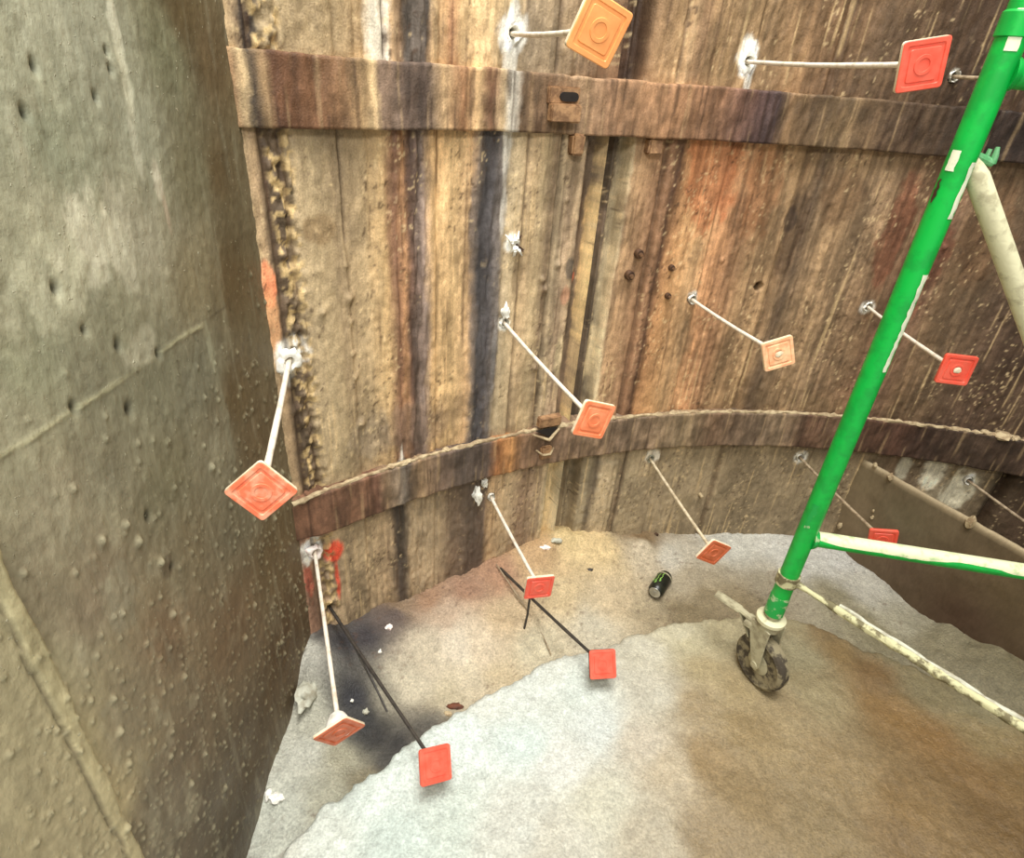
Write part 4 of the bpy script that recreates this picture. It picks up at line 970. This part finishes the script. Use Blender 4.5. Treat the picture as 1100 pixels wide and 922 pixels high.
# castor: one child with sub-parts
ud = np.array([.47, -.883, 0]); ud /= np.linalg.norm(ud); ld = np.array([.78, -.626, 0]); lax = np.array([ld[1], -ld[0], 0]); axl = np.array([ud[1], -ud[0], 0])     # rolling direction, axle (towards camera left)
if axl[1] > 0: axl = -axl
wr_ = .071; wc = np.array([PX, PY, 0])+ud*.020; wc[2] = wr_
cas = bpy.data.objects.new('castor', None); C.objects.link(cas); cas.parent = sc_root; cas.location = (0, 0, 0)
def cchild(name, bm, m, auto=35):
    bm.transform(Matrix.Translation(-Vector(sc_root.location))); return from_bm(name, bm, m, cas, True, auto)
bm = bmesh.new()
rings = []; N = 48
for (ax_, rr) in [(-.015,.030),(-.015,.055),(-.018,.062),(-.014,.0695),(0,.071),(.014,.0695),(.018,.062),(.015,.055),(.015,.030)]:
    rings.append([bm.verts.new(wc+axl*ax_+(ud*math.cos(2*math.pi*k/N)+np.array([0, 0, 1])*math.sin(2*math.pi*k/N))*(rr*(1+(.012*(k % 2) if rr > .07 else 0)))) for k in range(N)])
for a_, b_ in zip(rings, rings[1:]+rings[:1]):
    for k in range(N): bm.faces.new((a_[k], a_[(k+1) % N], b_[(k+1) % N], b_[k]))
bmesh.ops.recalc_face_normals(bm, faces=bm.faces); cchild('wheel', bm, M_RUBBER)
bm = bmesh.new(); tube(bm, [wc-axl*.015, wc-axl*.013, wc+axl*.013, wc+axl*.015], [.028, .034, .034, .028], 30); tube(bm, [wc-axl*.030, wc+axl*.030], [.009, .009], 12); cchild('hub', bm, M_CASTOR)
for s in (-1, 1):
    bm = bmesh.new()
    top_c = np.array([PX, PY, .185]); outl = [(-.026, .185), (.028, .185), (.028, .150), (.034, wr_+.004), (.029, wr_-.013), (.012, wr_-.013), (.006, wr_+.006), (-.020, .140)]
    va = [bm.verts.new(np.array([PX, PY, 0])+ud*u+np.array([0, 0, z])+axl*s*.0235) for u, z in outl]
    vb = [bm.verts.new(np.array([PX, PY, 0])+ud*u+np.array([0, 0, z])+axl*s*.0275) for u, z in outl]
    bm.faces.new(va); bm.faces.new(vb[::-1])
    for k in range(len(outl)): bm.faces.new((va[k], vb[k], vb[(k+1) % len(outl)], va[(k+1) % len(outl)]))
    bmesh.ops.recalc_face_normals(bm, faces=bm.faces)
    bmesh.ops.bevel(bm, geom=bm.edges[:], offset=.001, segments=1, affect='EDGES')
    cchild('fork_arm', bm, M_CASTOR)
bm = bmesh.new(); tube(bm, [(PX, PY, .176), (PX, PY, .180), (PX, PY, .192)], [.029, .030, .030], 30); cchild('fork_crown', bm, M_CASTOR)
bm = bmesh.new(); tube(bm, [(PX, PY, .195), (PX, PY, .196), (PX, PY, .205), (PX, PY, .207)], [.028, .034, .034, .031], 36); cchild('mounting_flange', bm, M_BRACE)
bm = bmesh.new(); tube(bm, [(PX, PY, .208), (PX, PY, .228)], [.016, .016], 20); cchild('stem', bm, M_CASTOR)
# brake lever pointing away from the rolling direction
b0 = np.array([PX, PY, .165])-ld*.026; b1 = b0-ld*.045+np.array([0, 0, .012]); b2 = b1-ld*.062+np.array([0, 0, .006])
bm = bmesh.new(); 
for (pa, pb, w, h) in ((b0, b1, .009, .006), (b1, b2, .0135, .005)):
    dd = (pb-pa); Ln = np.linalg.norm(dd); dd /= Ln; up2 = np.cross(lax, dd); box(bm, (pa+pb)/2, dd, lax, up2, Ln/2+.003, w, h/1.6, .002)
cchild('brake_lever', bm, M_CASTOR)
bm = bmesh.new()
dd = (np.array([PX, PY, .115])-ld*.030)-(b1); Ln = np.linalg.norm(dd); dd /= Ln; box(bm, (b1+np.array([PX, PY, .115])-ld*.030)/2, dd, lax, np.cross(lax, dd), Ln/2, .008, .002, .001)
box(bm, np.array([PX, PY, .160])-ld*.040, ld, lax, np.array([0, 0, 1]), .010, .020, .007, .002)
cchild('brake_strut', bm, M_CASTOR)

# ------------------------------------------------------------------ camera
cam = bpy.data.cameras.new('camera'); cam.sensor_width = 36; cam.sensor_fit = 'HORIZONTAL'; cam.lens = FPX/1100*36; cam.clip_start = .02
co = bpy.data.objects.new('camera', cam); C.objects.link(co)
co.matrix_world = Matrix(((RT[0], UP[0], -FWD[0], O[0]), (RT[1], UP[1], -FWD[1], O[1]), (RT[2], UP[2], -FWD[2], O[2]), (0, 0, 0, 1)))
SC.camera = co

# ------------------------------------------------------------------ light: open shaft mouth above, added unseen fill behind the camera, soft bounce
w = bpy.data.worlds.new('world'); SC.world = w; w.use_nodes = True
bg = w.node_tree.nodes['Background']; bg.inputs[0].default_value = (1.0, .97, .90, 1); bg.inputs[1].default_value = .50
def area(name, loc, target, size, power, col, sy=None):
    l = bpy.data.lights.new(name, 'AREA'); l.energy = power; l.color = col; l.shape = 'RECTANGLE'; l.size = size; l.size_y = sy or size
    o = bpy.data.objects.new(name, l); C.objects.link(o); o.location = loc
    o.rotation_euler = (Vector(target)-Vector(loc)).to_track_quat('-Z', 'Y').to_euler(); return o
area('shaft_mouth_daylight', (.15, .2, 4.2), (.1, .9, 0), 1.6, 165, (1, .98, .94))
area('fill_light', (-.05, -.5, 2.2), (.0, 1.1, .4), .35, 15, (1, .99, .96))  # unseen fill, added to brighten the floor and wall
SC.view_settings.view_transform = 'Standard'; SC.view_settings.look = 'None'; SC.view_settings.gamma = 1
SC.view_settings.use_curve_mapping = False; SC.view_settings.exposure = 0.35
